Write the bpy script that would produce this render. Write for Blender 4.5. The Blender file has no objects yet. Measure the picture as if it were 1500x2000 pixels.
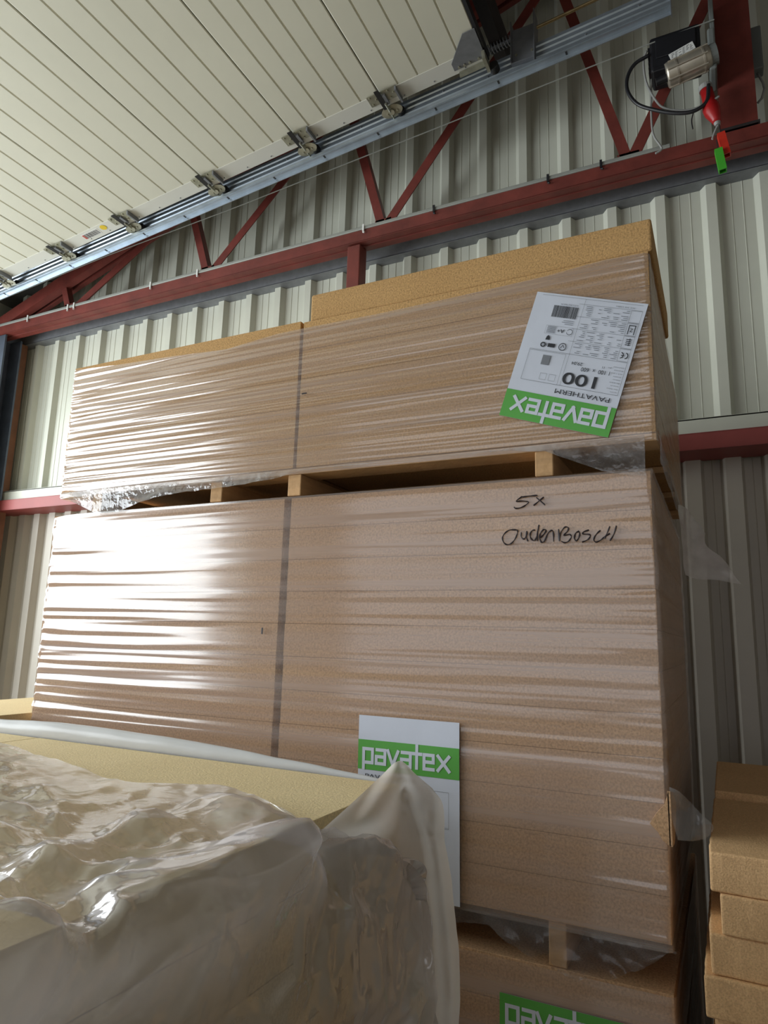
import bpy, bmesh, math, random
from mathutils import Vector, Matrix, noise
random.seed(7)
D = {'CAM': {'loc': (2.3443, -1.8102, 1.9579), 'r': (0.898003, 0.439117, 0.027693), 'u': (0.056256, -0.177013, 0.982599), 'f': (-0.436378, 0.880819, 0.183661), 'fpx': 1335.47}, 'HW': [[(1.9129, 2.3527), (1.892, 2.3524), (1.8721, 2.351), (1.8709, 2.352), (1.8543, 2.3402), (1.872, 2.34), (1.8879, 2.3357), (1.8789, 2.3268), (1.8647, 2.3211), (1.8517, 2.3207), (1.8489, 2.3244)], [(1.9099, 2.347), (1.9325, 2.3254)], [(1.9301, 2.347), (1.9162, 2.3362), (1.9022, 2.3254)], [(1.8543, 2.2611), (1.8359, 2.2613), (1.8228, 2.2536), (1.8155, 2.241), (1.8191, 2.2279), (1.8297, 2.2212), (1.8416, 2.2259), (1.8511, 2.2372), (1.8571, 2.2521), (1.8567, 2.2599), (1.8489, 2.2616)], [(1.8677, 2.254), (1.8675, 2.2412), (1.8756, 2.2351), (1.8827, 2.2475), (1.8833, 2.2568), (1.8815, 2.2406), (1.8853, 2.2289)], [(1.9055, 2.2581), (1.8979, 2.2573), (1.8915, 2.2472), (1.8942, 2.2355), (1.9021, 2.2301), (1.9091, 2.2395), (1.916, 2.272), (1.9116, 2.2509), (1.9113, 2.2279)], [(1.9182, 2.2368), (1.9274, 2.2445), (1.9344, 2.2557), (1.9276, 2.2583), (1.9195, 2.2483), (1.9171, 2.2369), (1.9215, 2.2252), (1.9294, 2.2272), (1.94, 2.2485), (1.9502, 2.2556), (1.9539, 2.2468), (1.9542, 2.2251)], [(1.9675, 2.2576), (1.9698, 2.2257)], [(1.9675, 2.2576), (1.9687, 2.2257), (1.9712, 2.2438), (1.9827, 2.2614), (1.9926, 2.261), (1.9913, 2.252), (1.9812, 2.2411), (1.9955, 2.2427), (2.0002, 2.2358), (1.9929, 2.2248), (1.983, 2.2211), (1.9742, 2.2255)], [(2.0197, 2.2496), (2.012, 2.2454), (2.008, 2.2332), (2.0126, 2.2252), (2.0193, 2.2327), (2.0218, 2.245), (2.0176, 2.2508)], [(2.0457, 2.2522), (2.0326, 2.2479), (2.0304, 2.2424), (2.0454, 2.2406), (2.0484, 2.2349), (2.0407, 2.2263), (2.0277, 2.2212)], [(2.0744, 2.25), (2.0635, 2.2398), (2.0567, 2.2268), (2.0629, 2.2199), (2.0747, 2.225), (2.0833, 2.2324)], [(2.0978, 2.2593), (2.0899, 2.2409), (2.0836, 2.228)], [(2.0812, 2.2303), (2.0972, 2.241)], [(2.1138, 2.2601), (2.1065, 2.238), (2.0966, 2.2219)]],
'ROLL': [(-2.46, 1.215, 4.5826), (-1.8097, 1.215, 4.6549), (-1.1805, 1.215, 4.7248), (-0.4627, 1.215, 4.8046), (0.2243, 1.215, 4.881), (0.7907, 1.215, 4.944), (1.379, 1.215, 5.0094)],
'TRK': [(-2.6123, 1.3, 4.4957), (2.2883, 1.3, 4.9798)],
'TRK2': [(-2.636, 1.3, 4.6142), (0.7312, 1.3, 4.9471), (2.2739, 1.3, 5.0687)],
'CABLE': [(-2.8035, 1.42, 4.5936), (-1.6038, 1.42, 4.7023), (-0.4275, 1.42, 4.7713), (0.9087, 1.42, 4.8724), (1.7938, 1.42, 4.943), (2.1623, 1.42, 4.9684), (2.4709, 1.42, 4.9855)],
'ROD': [(1.9612, 1.33, 5.2589), (1.6559, 1.33, 5.2387), (1.5159, 1.33, 5.2043), (1.3275, 1.33, 5.1804)],
'WEB': [[(0.5812, 1.6, 4.4811), (0.4067, 1.6, 5.0906)], [(0.6168, 1.6, 4.4717), (1.554, 1.6, 5.6919)], [(-0.806, 1.6, 4.4793), (-0.966, 1.6, 4.9519)], [(-0.7589, 1.6, 4.4686), (-0.157, 1.6, 5.0423)], [(-2.2062, 1.6, 4.4781), (-2.3182, 1.6, 4.7649)], [(-2.1459, 1.6, 4.4661), (-1.3016, 1.6, 4.936)], [(2.0202, 1.6, 4.5073), (1.662, 1.6, 5.8566)], [(2.0607, 1.6, 4.4943), (2.5029, 1.6, 5.3882)]],
'BLK': [(2.1671, 1.42, 4.9044), (2.1, 1.42, 4.8799), (2.0631, 1.42, 4.8187), (2.0601, 1.42, 4.7356), (2.1033, 1.42, 4.6453), (2.1849, 1.42, 4.5808), (2.2764, 1.42, 4.5308), (2.3556, 1.42, 4.514), (2.4135, 1.42, 4.5469), (2.4272, 1.42, 4.6354)],
'GRY': [(2.1579, 1.43, 4.9413), (2.141, 1.43, 4.8875), (2.1483, 1.43, 4.7645), (2.1868, 1.43, 4.6465), (2.2314, 1.43, 4.5808), (2.3335, 1.43, 4.5355), (2.4244, 1.43, 4.5454), (2.4697, 1.43, 4.5626)],
'GRY2': [(2.1722, 1.44, 4.7787), (2.1644, 1.44, 4.5893), (2.1688, 1.44, 4.4656), (2.1987, 1.44, 4.3896), (2.2025, 1.44, 4.3684), (2.1737, 1.44, 4.3549)],
'BLK2': [(2.3556, 1.43, 4.522), (2.3442, 1.43, 4.4749), (2.3463, 1.43, 4.4263)],
'PLUGC': [(2.4424, 1.45, 4.4338), (2.4602, 1.45, 4.436), (2.4428, 1.45, 4.4001), (2.4272, 1.45, 4.3581)],
'JBC': [(2.6599, 1.6, 4.8004), (2.6692, 1.6, 4.7382), (2.6621, 1.6, 4.6973), (2.6413, 1.6, 4.6847)],
'FA0': [(1.8196, -0.882, 1.69), (1.7945, -0.8979, 1.69), (1.6863, -0.8321, 1.69), (1.4907, -0.739, 1.69), (1.3344, -0.8118, 1.69), (1.1629, -0.7815, 1.69), (0.781, -0.6796, 1.69), (0.0492, -0.5766, 1.69)],
'FA': [[(1.8, -0.7154, 1.6295), (1.78, -0.7669, 1.623), (1.76, -0.8613, 1.6572), (1.68, -0.9593, 1.696), (1.61, -1.0297, 1.7012), (1.46, -1.0488, 1.6855), (1.31, -1.093, 1.704), (1.16, -1.1931, 1.7186)], [(1.85, -0.6785, 1.5882), (1.84, -0.6552, 1.5725), (1.81, -0.804, 1.6143), (1.78, -1.0181, 1.671), (1.76, -1.1824, 1.6988), (1.68, -1.2512, 1.7042), (1.61, -1.3204, 1.7211), (1.56, -1.4157, 1.751)], [(1.88, -0.6809, 1.5236), (1.86, -0.6762, 1.5108), (1.85, -0.8747, 1.5782), (1.83, -1.0607, 1.6264), (1.82, -1.2189, 1.6697), (1.78, -1.3287, 1.6932), (1.76, -1.4221, 1.7236), (1.74, -1.5144, 1.7495)], [(1.905, -0.6957, 1.4511), (1.88, -0.7194, 1.4546), (1.87, -0.8922, 1.5166), (1.86, -1.0984, 1.5858), (1.85, -1.2466, 1.635), (1.83, -1.3654, 1.6722), (1.81, -1.4606, 1.7047), (1.78, -1.5274, 1.7209)], [(1.91, -0.6935, 1.3436), (1.89, -0.7176, 1.3495), (1.88, -0.9041, 1.4253), (1.87, -1.1052, 1.5147), (1.86, -1.25, 1.5741), (1.85, -1.3744, 1.622), (1.84, -1.4715, 1.6592), (1.82, -1.5386, 1.6808)], [(1.91, -0.6822, 1.0287), (1.89, -0.7032, 1.0357), (1.88, -0.8844, 1.1559), (1.87, -1.0823, 1.2875), (1.86, -1.2271, 1.3827), (1.85, -1.3532, 1.4653), (1.84, -1.4525, 1.5294), (1.82, -1.5213, 1.5691)]],
'FOLDS': [[(1.8131, -1.4048, 1.715), (1.8403, -1.3544, 1.715), (1.815, -1.237, 1.6863), (1.815, -1.132, 1.6647), (1.815, -1.0847, 1.662)], [(1.815, -1.4005, 1.6752), (1.815, -1.2965, 1.6507), (1.815, -1.2102, 1.6419), (1.815, -1.111, 1.6395), (1.815, -1.0723, 1.6386)], [(1.6645, -1.2204, 1.715), (1.7218, -1.185, 1.715), (1.8132, -1.1616, 1.715), (1.815, -1.0663, 1.6799)], [(1.5756, -0.8454, 1.715), (1.7893, -1.0129, 1.715), (1.815, -0.9991, 1.6716), (1.815, -1.0844, 1.6591)], [(1.815, -0.9239, 1.6861), (1.815, -0.796, 1.6056), (1.815, -0.6792, 1.4956), (1.815, -0.5914, 1.426)], [(1.5825, -0.8407, 1.715), (1.815, -0.9242, 1.6896), (1.815, -0.7971, 1.6207), (1.815, -0.6616, 1.5378), (1.815, -0.5935, 1.4681)], [(1.6921, -1.3202, 1.715), (1.617, -1.2029, 1.715), (1.6051, -1.0999, 1.715), (1.6062, -0.9971, 1.715)], [(1.815, -1.0765, 1.6797), (1.815, -0.9918, 1.5959), (1.815, -0.9081, 1.5044)], [(1.8302, -1.0699, 1.715), (1.815, -0.9978, 1.6589), (1.815, -0.8842, 1.548), (1.815, -0.7825, 1.422)], [(1.3547, -1.0842, 1.715), (1.458, -1.094, 1.715), (1.4795, -1.0419, 1.715), (1.5695, -1.0394, 1.715)], [(1.7521, -1.2485, 1.715), (1.8416, -1.2472, 1.715), (1.815, -1.1047, 1.6677)], [(1.815, -1.4195, 1.6618), (1.815, -1.3394, 1.643), (1.815, -1.2279, 1.611)]],
'FOLDAMP': [0.035, 0.03, 0.02, 0.03, 0.02, 0.03, 0.03, 0.02, 0.02, 0.02, 0.02, 0.02],
'FOLDW': [0.03, 0.04, 0.02, 0.03, 0.018, 0.022, 0.025, 0.02, 0.02, 0.015, 0.02, 0.04],
'FB': [[(1.7891, -0.8691, 1.676), (1.7563, -0.7142, 1.682), (1.6881, -0.47, 1.6781), (1.7178, -0.44, 1.7093), (1.7514, -0.43, 1.6848), (1.7857, -0.42, 1.6587)], [(1.8, -0.908, 1.6565), (1.8, -0.8059, 1.6614), (1.8, -0.6892, 1.6727), (1.7428, -0.44, 1.6422), (1.7859, -0.42, 1.6437), (1.8009, -0.4, 1.6249)], [(1.81, -0.8668, 1.6166), (1.81, -0.7604, 1.6031), (1.815, -0.6549, 1.6013), (1.7771, -0.45, 1.5655), (1.7984, -0.42, 1.5617), (1.8097, -0.4, 1.5538)], [(1.82, -0.8336, 1.553), (1.82, -0.7391, 1.5307), (1.825, -0.6398, 1.509), (1.7996, -0.46, 1.4589), (1.8202, -0.43, 1.4536), (1.8285, -0.4, 1.4461)], [(1.83, -0.8305, 1.4784), (1.83, -0.7263, 1.4465), (1.835, -0.6252, 1.418), (1.812, -0.46, 1.3528), (1.8373, -0.43, 1.3471), (1.8434, -0.4, 1.3375)], [(1.83, -0.8061, 1.361), (1.83, -0.7093, 1.3234), (1.835, -0.6185, 1.2832), (1.8142, -0.46, 1.2053), (1.8336, -0.43, 1.1966), (1.8362, -0.4, 1.1835)], [(1.83, -0.7894, 1.134), (1.83, -0.6938, 1.0732), (1.835, -0.6053, 1.0187), (1.8184, -0.46, 0.9208), (1.8366, -0.43, 0.908), (1.8387, -0.4, 0.8896)]],
'BAND': [(-0.3578, -0.44, 1.6603, 0.0305), (0.2518, -0.44, 1.6745, 0.0256), (0.4415, -0.44, 1.6745, 0.0246), (0.698, -0.44, 1.6818, 0.0266), (1.0347, -0.44, 1.6795, 0.0233), (1.2776, -0.44, 1.6749, 0.0178), (1.4924, -0.44, 1.6687, 0.0108), (1.6653, -0.44, 1.6617, 0.0061)],
'FLAP': [[(2.2495, 0.25, 2.3565), (2.2731, 0.3, 2.3421), (2.2938, 0.32, 2.3146), (2.3138, 0.3, 2.2809)], [(2.2546, 0.2, 2.2682), (2.2768, 0.28, 2.2649), (2.2968, 0.28, 2.2467), (2.3151, 0.27, 2.2446)], [(2.2576, 0.2, 2.1979), (2.2771, 0.25, 2.1962), (2.3066, 0.26, 2.2009), (2.3533, 0.24, 2.1973)], [(2.2592, 0.2, 2.1535), (2.2808, 0.22, 2.1467), (2.3228, 0.24, 2.1424), (2.3931, 0.22, 2.1316)]],
'TEAR': [[(2.211, -0.005, 1.639), (2.2291, 0.0, 1.6323), (2.249, 0.02, 1.6143), (2.2763, 0.03, 1.5822)], [(2.2119, -0.01, 1.6041), (2.232, 0.01, 1.5917), (2.2547, 0.02, 1.5759), (2.2963, 0.03, 1.5572)], [(2.2154, -0.01, 1.5603), (2.2331, 0.0, 1.5583), (2.2569, 0.02, 1.554), (2.2879, 0.03, 1.5395)], [(2.2247, -0.01, 1.5287), (2.2403, 0.0, 1.5286), (2.261, 0.02, 1.5292), (2.2801, 0.03, 1.5318)]],
'HANG1': [(1.648, -0.012, 1.2501), (1.771, -0.012, 1.2673), (1.836, -0.012, 1.2338), (1.8862, -0.012, 1.2135), (1.9136, -0.012, 1.2304)],
'HANG2': [(1.9141, -0.014, 1.2312), (1.9475, -0.014, 1.2017), (1.9946, -0.014, 1.1902), (2.0639, -0.014, 1.2086), (2.1427, -0.014, 1.2486), (2.1979, -0.014, 1.2913), (2.2094, -0.014, 1.3123)],
'TORN': [(0.0416, -0.012, 2.4915), (0.1298, -0.012, 2.4408), (0.2472, -0.012, 2.394), (0.3404, -0.012, 2.3927), (0.4154, -0.012, 2.4114), (0.4892, -0.012, 2.4258), (0.5969, -0.012, 2.445), (0.8041, -0.012, 2.4505), (1.0169, -0.012, 2.4609), (1.1555, -0.012, 2.4806), (1.1746, -0.012, 2.4857), (1.4659, -0.012, 2.4847), (1.6944, -0.012, 2.4806), (1.8445, -0.012, 2.4841), (1.9435, -0.012, 2.4671), (2.0241, -0.012, 2.4312), (2.1011, -0.012, 2.3969), (2.19, -0.012, 2.3802)],
'WTOP': [(0.0339, -0.006, 3.0062), (0.2654, -0.006, 2.9915), (0.5563, -0.006, 2.9796), (0.798, -0.006, 2.9649), (1.0178, -0.006, 2.9838), (1.1363, -0.006, 2.9844), (1.4122, -0.006, 2.982), (1.6885, -0.006, 2.9858), (1.9361, -0.006, 2.9924), (2.1058, -0.006, 3.0049), (2.2323, -0.006, 3.0003)],
'RAFT': [(-3.004, 1.78, 4.6357), (-2.035, 1.78, 4.9462)],
'REAR': [(2.2877, 0.5743, 1.54), (2.2935, 0.52, 1.6328)]}
scn = bpy.context.scene
COL = scn.collection
# ---------------------------------------------------------------- camera
cam = bpy.data.cameras.new('camera'); camo = bpy.data.objects.new('camera', cam); COL.objects.link(camo)
c = D['CAM']; cam.sensor_fit = 'VERTICAL'; cam.sensor_height = 32.0; cam.lens = c['fpx'] / 2000 * 32.0
cam.clip_start = 0.02; cam.clip_end = 100
r, u, f = Vector(c['r']), Vector(c['u']), Vector(c['f'])
camo.matrix_world = Matrix(((r.x, u.x, -f.x, c['loc'][0]), (r.y, u.y, -f.y, c['loc'][1]), (r.z, u.z, -f.z, c['loc'][2]), (0, 0, 0, 1)))
scn.camera = camo
# ---------------------------------------------------------------- light
w = bpy.data.worlds.new('world'); scn.world = w; w.use_nodes = True
bg = w.node_tree.nodes['Background']; bg.inputs[0].default_value = (0.93, 0.955, 1.0, 1); bg.inputs[1].default_value = 1.08
def area(name, loc, target, sx, sy, power, color):
    l = bpy.data.lights.new(name, 'AREA'); l.shape = 'RECTANGLE'; l.size = sx; l.size_y = sy; l.energy = power; l.color = color
    o = bpy.data.objects.new(name, l); COL.objects.link(o); o.location = loc
    o.rotation_euler = (Vector(target) - Vector(loc)).to_track_quat('-Z', 'Y').to_euler()
    return o
area('door_daylight', (-3.75, -2.2, 2.9), (0, -2.2, 2.6), 6.4, 2.3, 410, (0.90, 0.97, 1.0))
scn.view_settings.view_transform = 'Standard'; scn.view_settings.look = 'None'
scn.view_settings.exposure = 0.0; scn.view_settings.gamma = 1; scn.view_settings.use_curve_mapping = False

# ---------------------------------------------------------------- helpers
def mesh_from(bm, name):
    me = bpy.data.meshes.new(name); bmesh.ops.recalc_face_normals(bm, faces=bm.faces[:]) if not getattr(bm, 'keep', False) else None
    bm.to_mesh(me); bm.free(); return me
def obj(name, bm, mat, parent=None, smooth=False, label=None, norecalc=False):
    me = bpy.data.meshes.new(name)
    if not norecalc: bmesh.ops.recalc_face_normals(bm, faces=bm.faces[:])
    bm.to_mesh(me); bm.free()
    if mat: me.materials.append(mat)
    o = bpy.data.objects.new(name, me); COL.objects.link(o)
    if smooth:
        for p in me.polygons: p.use_smooth = True
    if parent is not None:
        top = parent
        while top.parent: top = top.parent
        me.transform(Matrix.Translation(-top.location)); o.parent = parent
    if label: o['label'] = label
    return o
def tag(o, label, cat, group=None):
    o['label'] = label; o['category'] = cat
    if group: o['group'] = group
    return o
def thing(name, label, cat, loc=(0, 0, 0), group=None):
    o = bpy.data.objects.new(name, None); COL.objects.link(o); o.location = loc; o.empty_display_size = .1
    return tag(o, label, cat, group)
def single(name, bm, mat, label, cat, group=None, smooth=False):
    """one-mesh thing with its origin at the middle of its base"""
    o = obj(name, bm, mat, None, smooth)
    vs = [v.co for v in o.data.vertices]
    p = Vector(((min(v.x for v in vs) + max(v.x for v in vs)) / 2, (min(v.y for v in vs) + max(v.y for v in vs)) / 2, min(v.z for v in vs)))
    o.data.transform(Matrix.Translation(-p)); o.location = p
    return tag(o, label, cat, group)
def struct(name, bm, mat, smooth=False):
    o = obj(name, bm, mat, None, smooth); o['kind'] = 'structure'; return o
def BM(): return bmesh.new()
def box(bm, x0, x1, y0, y1, z0, z1, bev=0, rot=None, seg=2):
    r_ = bmesh.ops.create_cube(bm, size=1)
    vs = r_['verts']
    M = Matrix.Translation(((x0 + x1) / 2, (y0 + y1) / 2, (z0 + z1) / 2)) @ (rot.to_4x4() if rot else Matrix.Identity(4)) @ Matrix.Diagonal((x1 - x0, y1 - y0, z1 - z0, 1))
    bmesh.ops.transform(bm, matrix=M, verts=vs)
    if bev:
        es = list({e for v in vs for e in v.link_edges})
        bmesh.ops.bevel(bm, geom=es, offset=bev, segments=seg, affect='EDGES', profile=.5)
    return bm
def bar(bm, a, b, wx, wy, up=(0, 1, 0)):
    """rectangular bar from a to b, wy along 'up', wx across"""
    a, b = Vector(a), Vector(b); d = (b - a).normalized(); upv = Vector(up)
    s = d.cross(upv).normalized(); t = s.cross(d).normalized()
    vs = []
    for p in (a, b):
        for i, j in ((-1, -1), (1, -1), (1, 1), (-1, 1)):
            vs.append(bm.verts.new(p + s * (i * wx / 2) + t * (j * wy / 2)))
    for q in ((0, 1, 2, 3), (7, 6, 5, 4), (0, 4, 5, 1), (1, 5, 6, 2), (2, 6, 7, 3), (3, 7, 4, 0)):
        bm.faces.new([vs[k] for k in q])
    return bm
def angle_bar(bm, a, b, wx, wy, th=.006, up=(0, 1, 0), flip=1):
    """steel angle section: one leg facing the viewer, one leg going back"""
    a, b = Vector(a), Vector(b); d = (b - a).normalized(); upv = Vector(up); s = d.cross(upv).normalized()
    bar(bm, a, b, wx, th, up)
    o = s * (flip * (wx / 2 - th / 2)) + upv * (wy / 2)
    bar(bm, a + o, b + o, th, wy, up)
    return bm
def smoothpts(pts, n=8):
    P = [Vector(p) for p in pts]; P = [P[0] * 2 - P[1]] + P + [P[-1] * 2 - P[-2]]; out = []
    for i in range(1, len(P) - 2):
        for k in range(n):
            t = k / n; a, b_, c_, d_ = P[i - 1], P[i], P[i + 1], P[i + 2]
            out.append(.5 * ((2 * b_) + (c_ - a) * t + (2 * a - 5 * b_ + 4 * c_ - d_) * t * t + (3 * b_ - a - 3 * c_ + d_) * t ** 3))
    out.append(P[-2]); return out
def tube(bm, pts, rad, n=10, caps=True):
    pts = [Vector(p) for p in pts]; rings = []; ref = None
    rr = rad if isinstance(rad, (list, tuple)) else [rad] * len(pts)
    for i, p in enumerate(pts):
        d = (pts[min(i + 1, len(pts) - 1)] - pts[max(i - 1, 0)]).normalized()
        if ref is None: ref = d.orthogonal().normalized()
        ref = (ref - d * ref.dot(d)).normalized(); q = d.cross(ref)
        rings.append([bm.verts.new(p + (ref * math.cos(2 * math.pi * k / n) + q * math.sin(2 * math.pi * k / n)) * rr[i]) for k in range(n)])
    for a, b in zip(rings, rings[1:]):
        for k in range(n): bm.faces.new((a[k], a[(k + 1) % n], b[(k + 1) % n], b[k]))
    if caps: bm.faces.new(rings[0][::-1]); bm.faces.new(rings[-1])
    return bm
def cyl(bm, a, b, r1, r2=None, n=24):
    return tube(bm, [a, b], [r1, r1 if r2 is None else r2], n)
def bolt(bm, p, nrm, r_=.006, h=.005):
    p = Vector(p); tube(bm, [p, p + Vector(nrm) * h], r_, 6)
def grid_surface(bm, rows):
    V = [[bm.verts.new(p) for p in row] for row in rows]
    for a, b in zip(V, V[1:]):
        for i in range(len(a) - 1): bm.faces.new((a[i], a[i + 1], b[i + 1], b[i]))
    return bm
def upsample(ctrl, nu, nv):
    rows = [smoothpts(rw, nu) for rw in ctrl]
    cols = list(zip(*rows)); cols = [smoothpts(cc, nv) for cc in cols]
    return [list(rw) for rw in zip(*cols)]
def N(x, y=0, z=0): return noise.noise(Vector((x, y, z)))
def ridge(x, y=0, z=0): return 1 - 2 * abs(noise.noise(Vector((x, y, z)))) * 1.6

# ---------------------------------------------------------------- materials
def newmat(name):
    m = bpy.data.materials.new(name); m.use_nodes = True; return m, m.node_tree, m.node_tree.nodes['Principled BSDF']
def nd(nt, t, **kw):
    n = nt.nodes.new(t)
    for k, v in kw.items():
        if k in n.inputs: n.inputs[k].default_value = v
        else: setattr(n, k, v)
    return n
def coords(nt, scale):
    tc = nd(nt, 'ShaderNodeTexCoord'); mp = nd(nt, 'ShaderNodeMapping'); mp.inputs['Scale'].default_value = scale
    nt.links.new(tc.outputs['Object'], mp.inputs[0]); return mp.outputs[0]
def ramp(nt, src, stops):
    rp = nd(nt, 'ShaderNodeValToRGB'); e = rp.color_ramp.elements
    while len(e) < len(stops): e.new(.5)
    for k, (p, cc) in enumerate(stops): e[k].position = p; e[k].color = cc if len(cc) == 4 else (*cc, 1)
    nt.links.new(src, rp.inputs[0]); return rp.outputs[0]
def sr(rr, g, b):
    return tuple(((v / 255) / 12.92 if v / 255 <= .04045 else ((v / 255 + .055) / 1.055) ** 2.4) for v in (rr, g, b))
def basic(name, col, rough=.5, metal=0, scale=6, var=.12, bump=0, bscale=60, spec=.5, aniso=(1, 1, 1)):
    m, nt, b = newmat(name)
    v = coords(nt, (scale * aniso[0], scale * aniso[1], scale * aniso[2])); n = nd(nt, 'ShaderNodeTexNoise', Scale=1.0, Detail=5.0, Roughness=.6); nt.links.new(v, n.inputs['Vector'])
    lo = tuple(x * (1 - var) for x in col); hi = tuple(min(1, x * (1 + var)) for x in col)
    nt.links.new(ramp(nt, n.outputs[0], [(.3, lo), (.7, hi)]), b.inputs['Base Color'])
    b.inputs['Roughness'].default_value = rough; b.inputs['Metallic'].default_value = metal; b.inputs['Specular IOR Level'].default_value = spec
    if bump:
        v2 = coords(nt, (bscale,) * 3); n2 = nd(nt, 'ShaderNodeTexNoise', Scale=1.0, Detail=4.0); nt.links.new(v2, n2.inputs['Vector'])
        bp = nd(nt, 'ShaderNodeBump', Strength=bump, Distance=.01); nt.links.new(n2.outputs[0], bp.inputs['Height']); nt.links.new(bp.outputs[0], b.inputs['Normal'])
    return m
def fibre(name, col, grain=1.0, bumps=.5, fine=170, dark=.30):
    """pressed wood fibre board: tan, grainy felt like surface"""
    m, nt, b = newmat(name)
    n1 = nd(nt, 'ShaderNodeTexNoise', Scale=1.0, Detail=6.0, Roughness=.65); nt.links.new(coords(nt, (fine, fine, fine)), n1.inputs['Vector'])
    n2 = nd(nt, 'ShaderNodeTexNoise', Scale=1.0, Detail=3.0); nt.links.new(coords(nt, (3, 3, 14)), n2.inputs['Vector'])
    c1 = ramp(nt, n1.outputs[0], [(.36, tuple(x * (1 - dark * grain) for x in col)), (.5, col), (.66, tuple(min(1, x * (1 + .22 * grain)) for x in col))])
    c2 = ramp(nt, n2.outputs[0], [(.3, (.9, .88, .85)), (.7, (1, 1, 1))])
    mx = nd(nt, 'ShaderNodeMix', data_type='RGBA', blend_type='MULTIPLY'); mx.inputs[0].default_value = .8
    nt.links.new(c1, mx.inputs[6]); nt.links.new(c2, mx.inputs[7]); nt.links.new(mx.outputs[2], b.inputs['Base Color'])
    b.inputs['Roughness'].default_value = .9; b.inputs['Specular IOR Level'].default_value = .2
    bp = nd(nt, 'ShaderNodeBump', Strength=bumps, Distance=.004); nt.links.new(n1.outputs[0], bp.inputs['Height']); nt.links.new(bp.outputs[0], b.inputs['Normal'])
    return m
def film(name, col, fac_lo, fac_hi, scale, bump=.4, rough=.15, gl=1.0, bscale=None, detail=4.0, ior=1.5, lo=.35, hi=.65, bdet=3.0):
    """plastic film: partly clear, partly milky, glossy skin"""
    m = bpy.data.materials.new(name); m.use_nodes = True; nt = m.node_tree; nt.nodes.clear()
    out = nd(nt, 'ShaderNodeOutputMaterial')
    n = nd(nt, 'ShaderNodeTexNoise', Scale=1.0, Detail=detail, Roughness=.55); nt.links.new(coords(nt, scale), n.inputs['Vector'])
    fac = nd(nt, 'ShaderNodeMapRange'); fac.inputs['From Min'].default_value = lo; fac.inputs['From Max'].default_value = hi
    fac.inputs['To Min'].default_value = fac_lo; fac.inputs['To Max'].default_value = fac_hi; nt.links.new(n.outputs[0], fac.inputs['Value'])
    n2 = nd(nt, 'ShaderNodeTexNoise', Scale=1.0, Detail=bdet); nt.links.new(coords(nt, bscale or scale), n2.inputs['Vector'])
    bp = nd(nt, 'ShaderNodeBump', Strength=bump, Distance=.014); nt.links.new(n2.outputs[0], bp.inputs['Height'])
    tr = nd(nt, 'ShaderNodeBsdfTransparent'); tr.inputs[0].default_value = (.97, .97, .97, 1)
    df = nd(nt, 'ShaderNodeBsdfDiffuse'); df.inputs[0].default_value = (*col, 1); nt.links.new(bp.outputs[0], df.inputs['Normal'])
    tl = nd(nt, 'ShaderNodeBsdfTranslucent'); tl.inputs[0].default_value = (*col, 1)
    dm = nd(nt, 'ShaderNodeMixShader'); dm.inputs[0].default_value = .3; nt.links.new(df.outputs[0], dm.inputs[1]); nt.links.new(tl.outputs[0], dm.inputs[2])
    a = nd(nt, 'ShaderNodeMixShader'); nt.links.new(fac.outputs[0], a.inputs[0]); nt.links.new(tr.outputs[0], a.inputs[1]); nt.links.new(dm.outputs[0], a.inputs[2])
    g = nd(nt, 'ShaderNodeBsdfGlossy'); g.inputs['Roughness'].default_value = rough; g.inputs[0].default_value = (gl, gl, gl, 1); nt.links.new(bp.outputs[0], g.inputs['Normal'])
    fr = nd(nt, 'ShaderNodeFresnel', IOR=ior); nt.links.new(bp.outputs[0], fr.inputs['Normal'])
    b = nd(nt, 'ShaderNodeMixShader'); mul = nd(nt, 'ShaderNodeMath', operation='MULTIPLY'); mul.inputs[1].default_value = 1.0; nt.links.new(fr.outputs[0], mul.inputs[0]); mn = nd(nt, 'ShaderNodeMath', operation='MINIMUM'); mn.inputs[1].default_value = .24; nt.links.new(mul.outputs[0], mn.inputs[0]); nt.links.new(mn.outputs[0], b.inputs[0]); nt.links.new(a.outputs[0], b.inputs[1]); nt.links.new(g.outputs[0], b.inputs[2])
    nt.links.new(b.outputs[0], out.inputs[0]); return m

M = {}
M['board'] = fibre('wood_fibre_board', sr(203, 166, 130))
M['board_top'] = fibre('coarse_wood_fibre_board', sr(204, 164, 112), 1.0, .6, 190, .28)
M['board_pale'] = fibre('pale_wood_fibre_board', sr(238, 218, 172), .6, .4, 220, .2)
M['board_brown'] = fibre('brown_wood_fibre_board', sr(244, 200, 150), .9, .6, 260, .2)
M['timber'] = basic('raw_pine', sr(200, 160, 115), .8, scale=5, var=.2, bump=.2, aniso=(1, 1, 6))
M['wrap_upper'] = film('stretch_film_upper', (.76, .67, .64), .16, .40, (.5, .5, 42), .32, .12, 1.0, (.7, .7, 52), ior=1.95, bdet=1.2)
M['wrap'] = film('stretch_film', (.76, .66, .63), .14, .40, (.45, .45, 26), .48, .11, 1.0, (.55, .55, 27), ior=1.78, bdet=1.2)
M['wrap_tail'] = film('loose_stretch_film', (.62, .63, .66), .10, .42, (9, 9, 14), .6, .12, 1.0, (22, 22, 22), ior=1.6)
M['wrap_low'] = film('thin_film_tail', (.5, .5, .52), .05, .24, (9, 9, 14), .5, .15, 1.0, (18, 18, 18), ior=1.4)
M['flap'] = film('torn_film_flap', (.74, .69, .68), .40, .74, (6, 6, 9), .4, .2, 1.0, (14, 14, 20), ior=1.5)
M['cover'] = film('clear_polythene_sheet', (.61, .575, .585), .26, .60, (2.2, 3.2, 2.2), .55, .085, 1.0, (9, 16, 12), ior=1.75)
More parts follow.
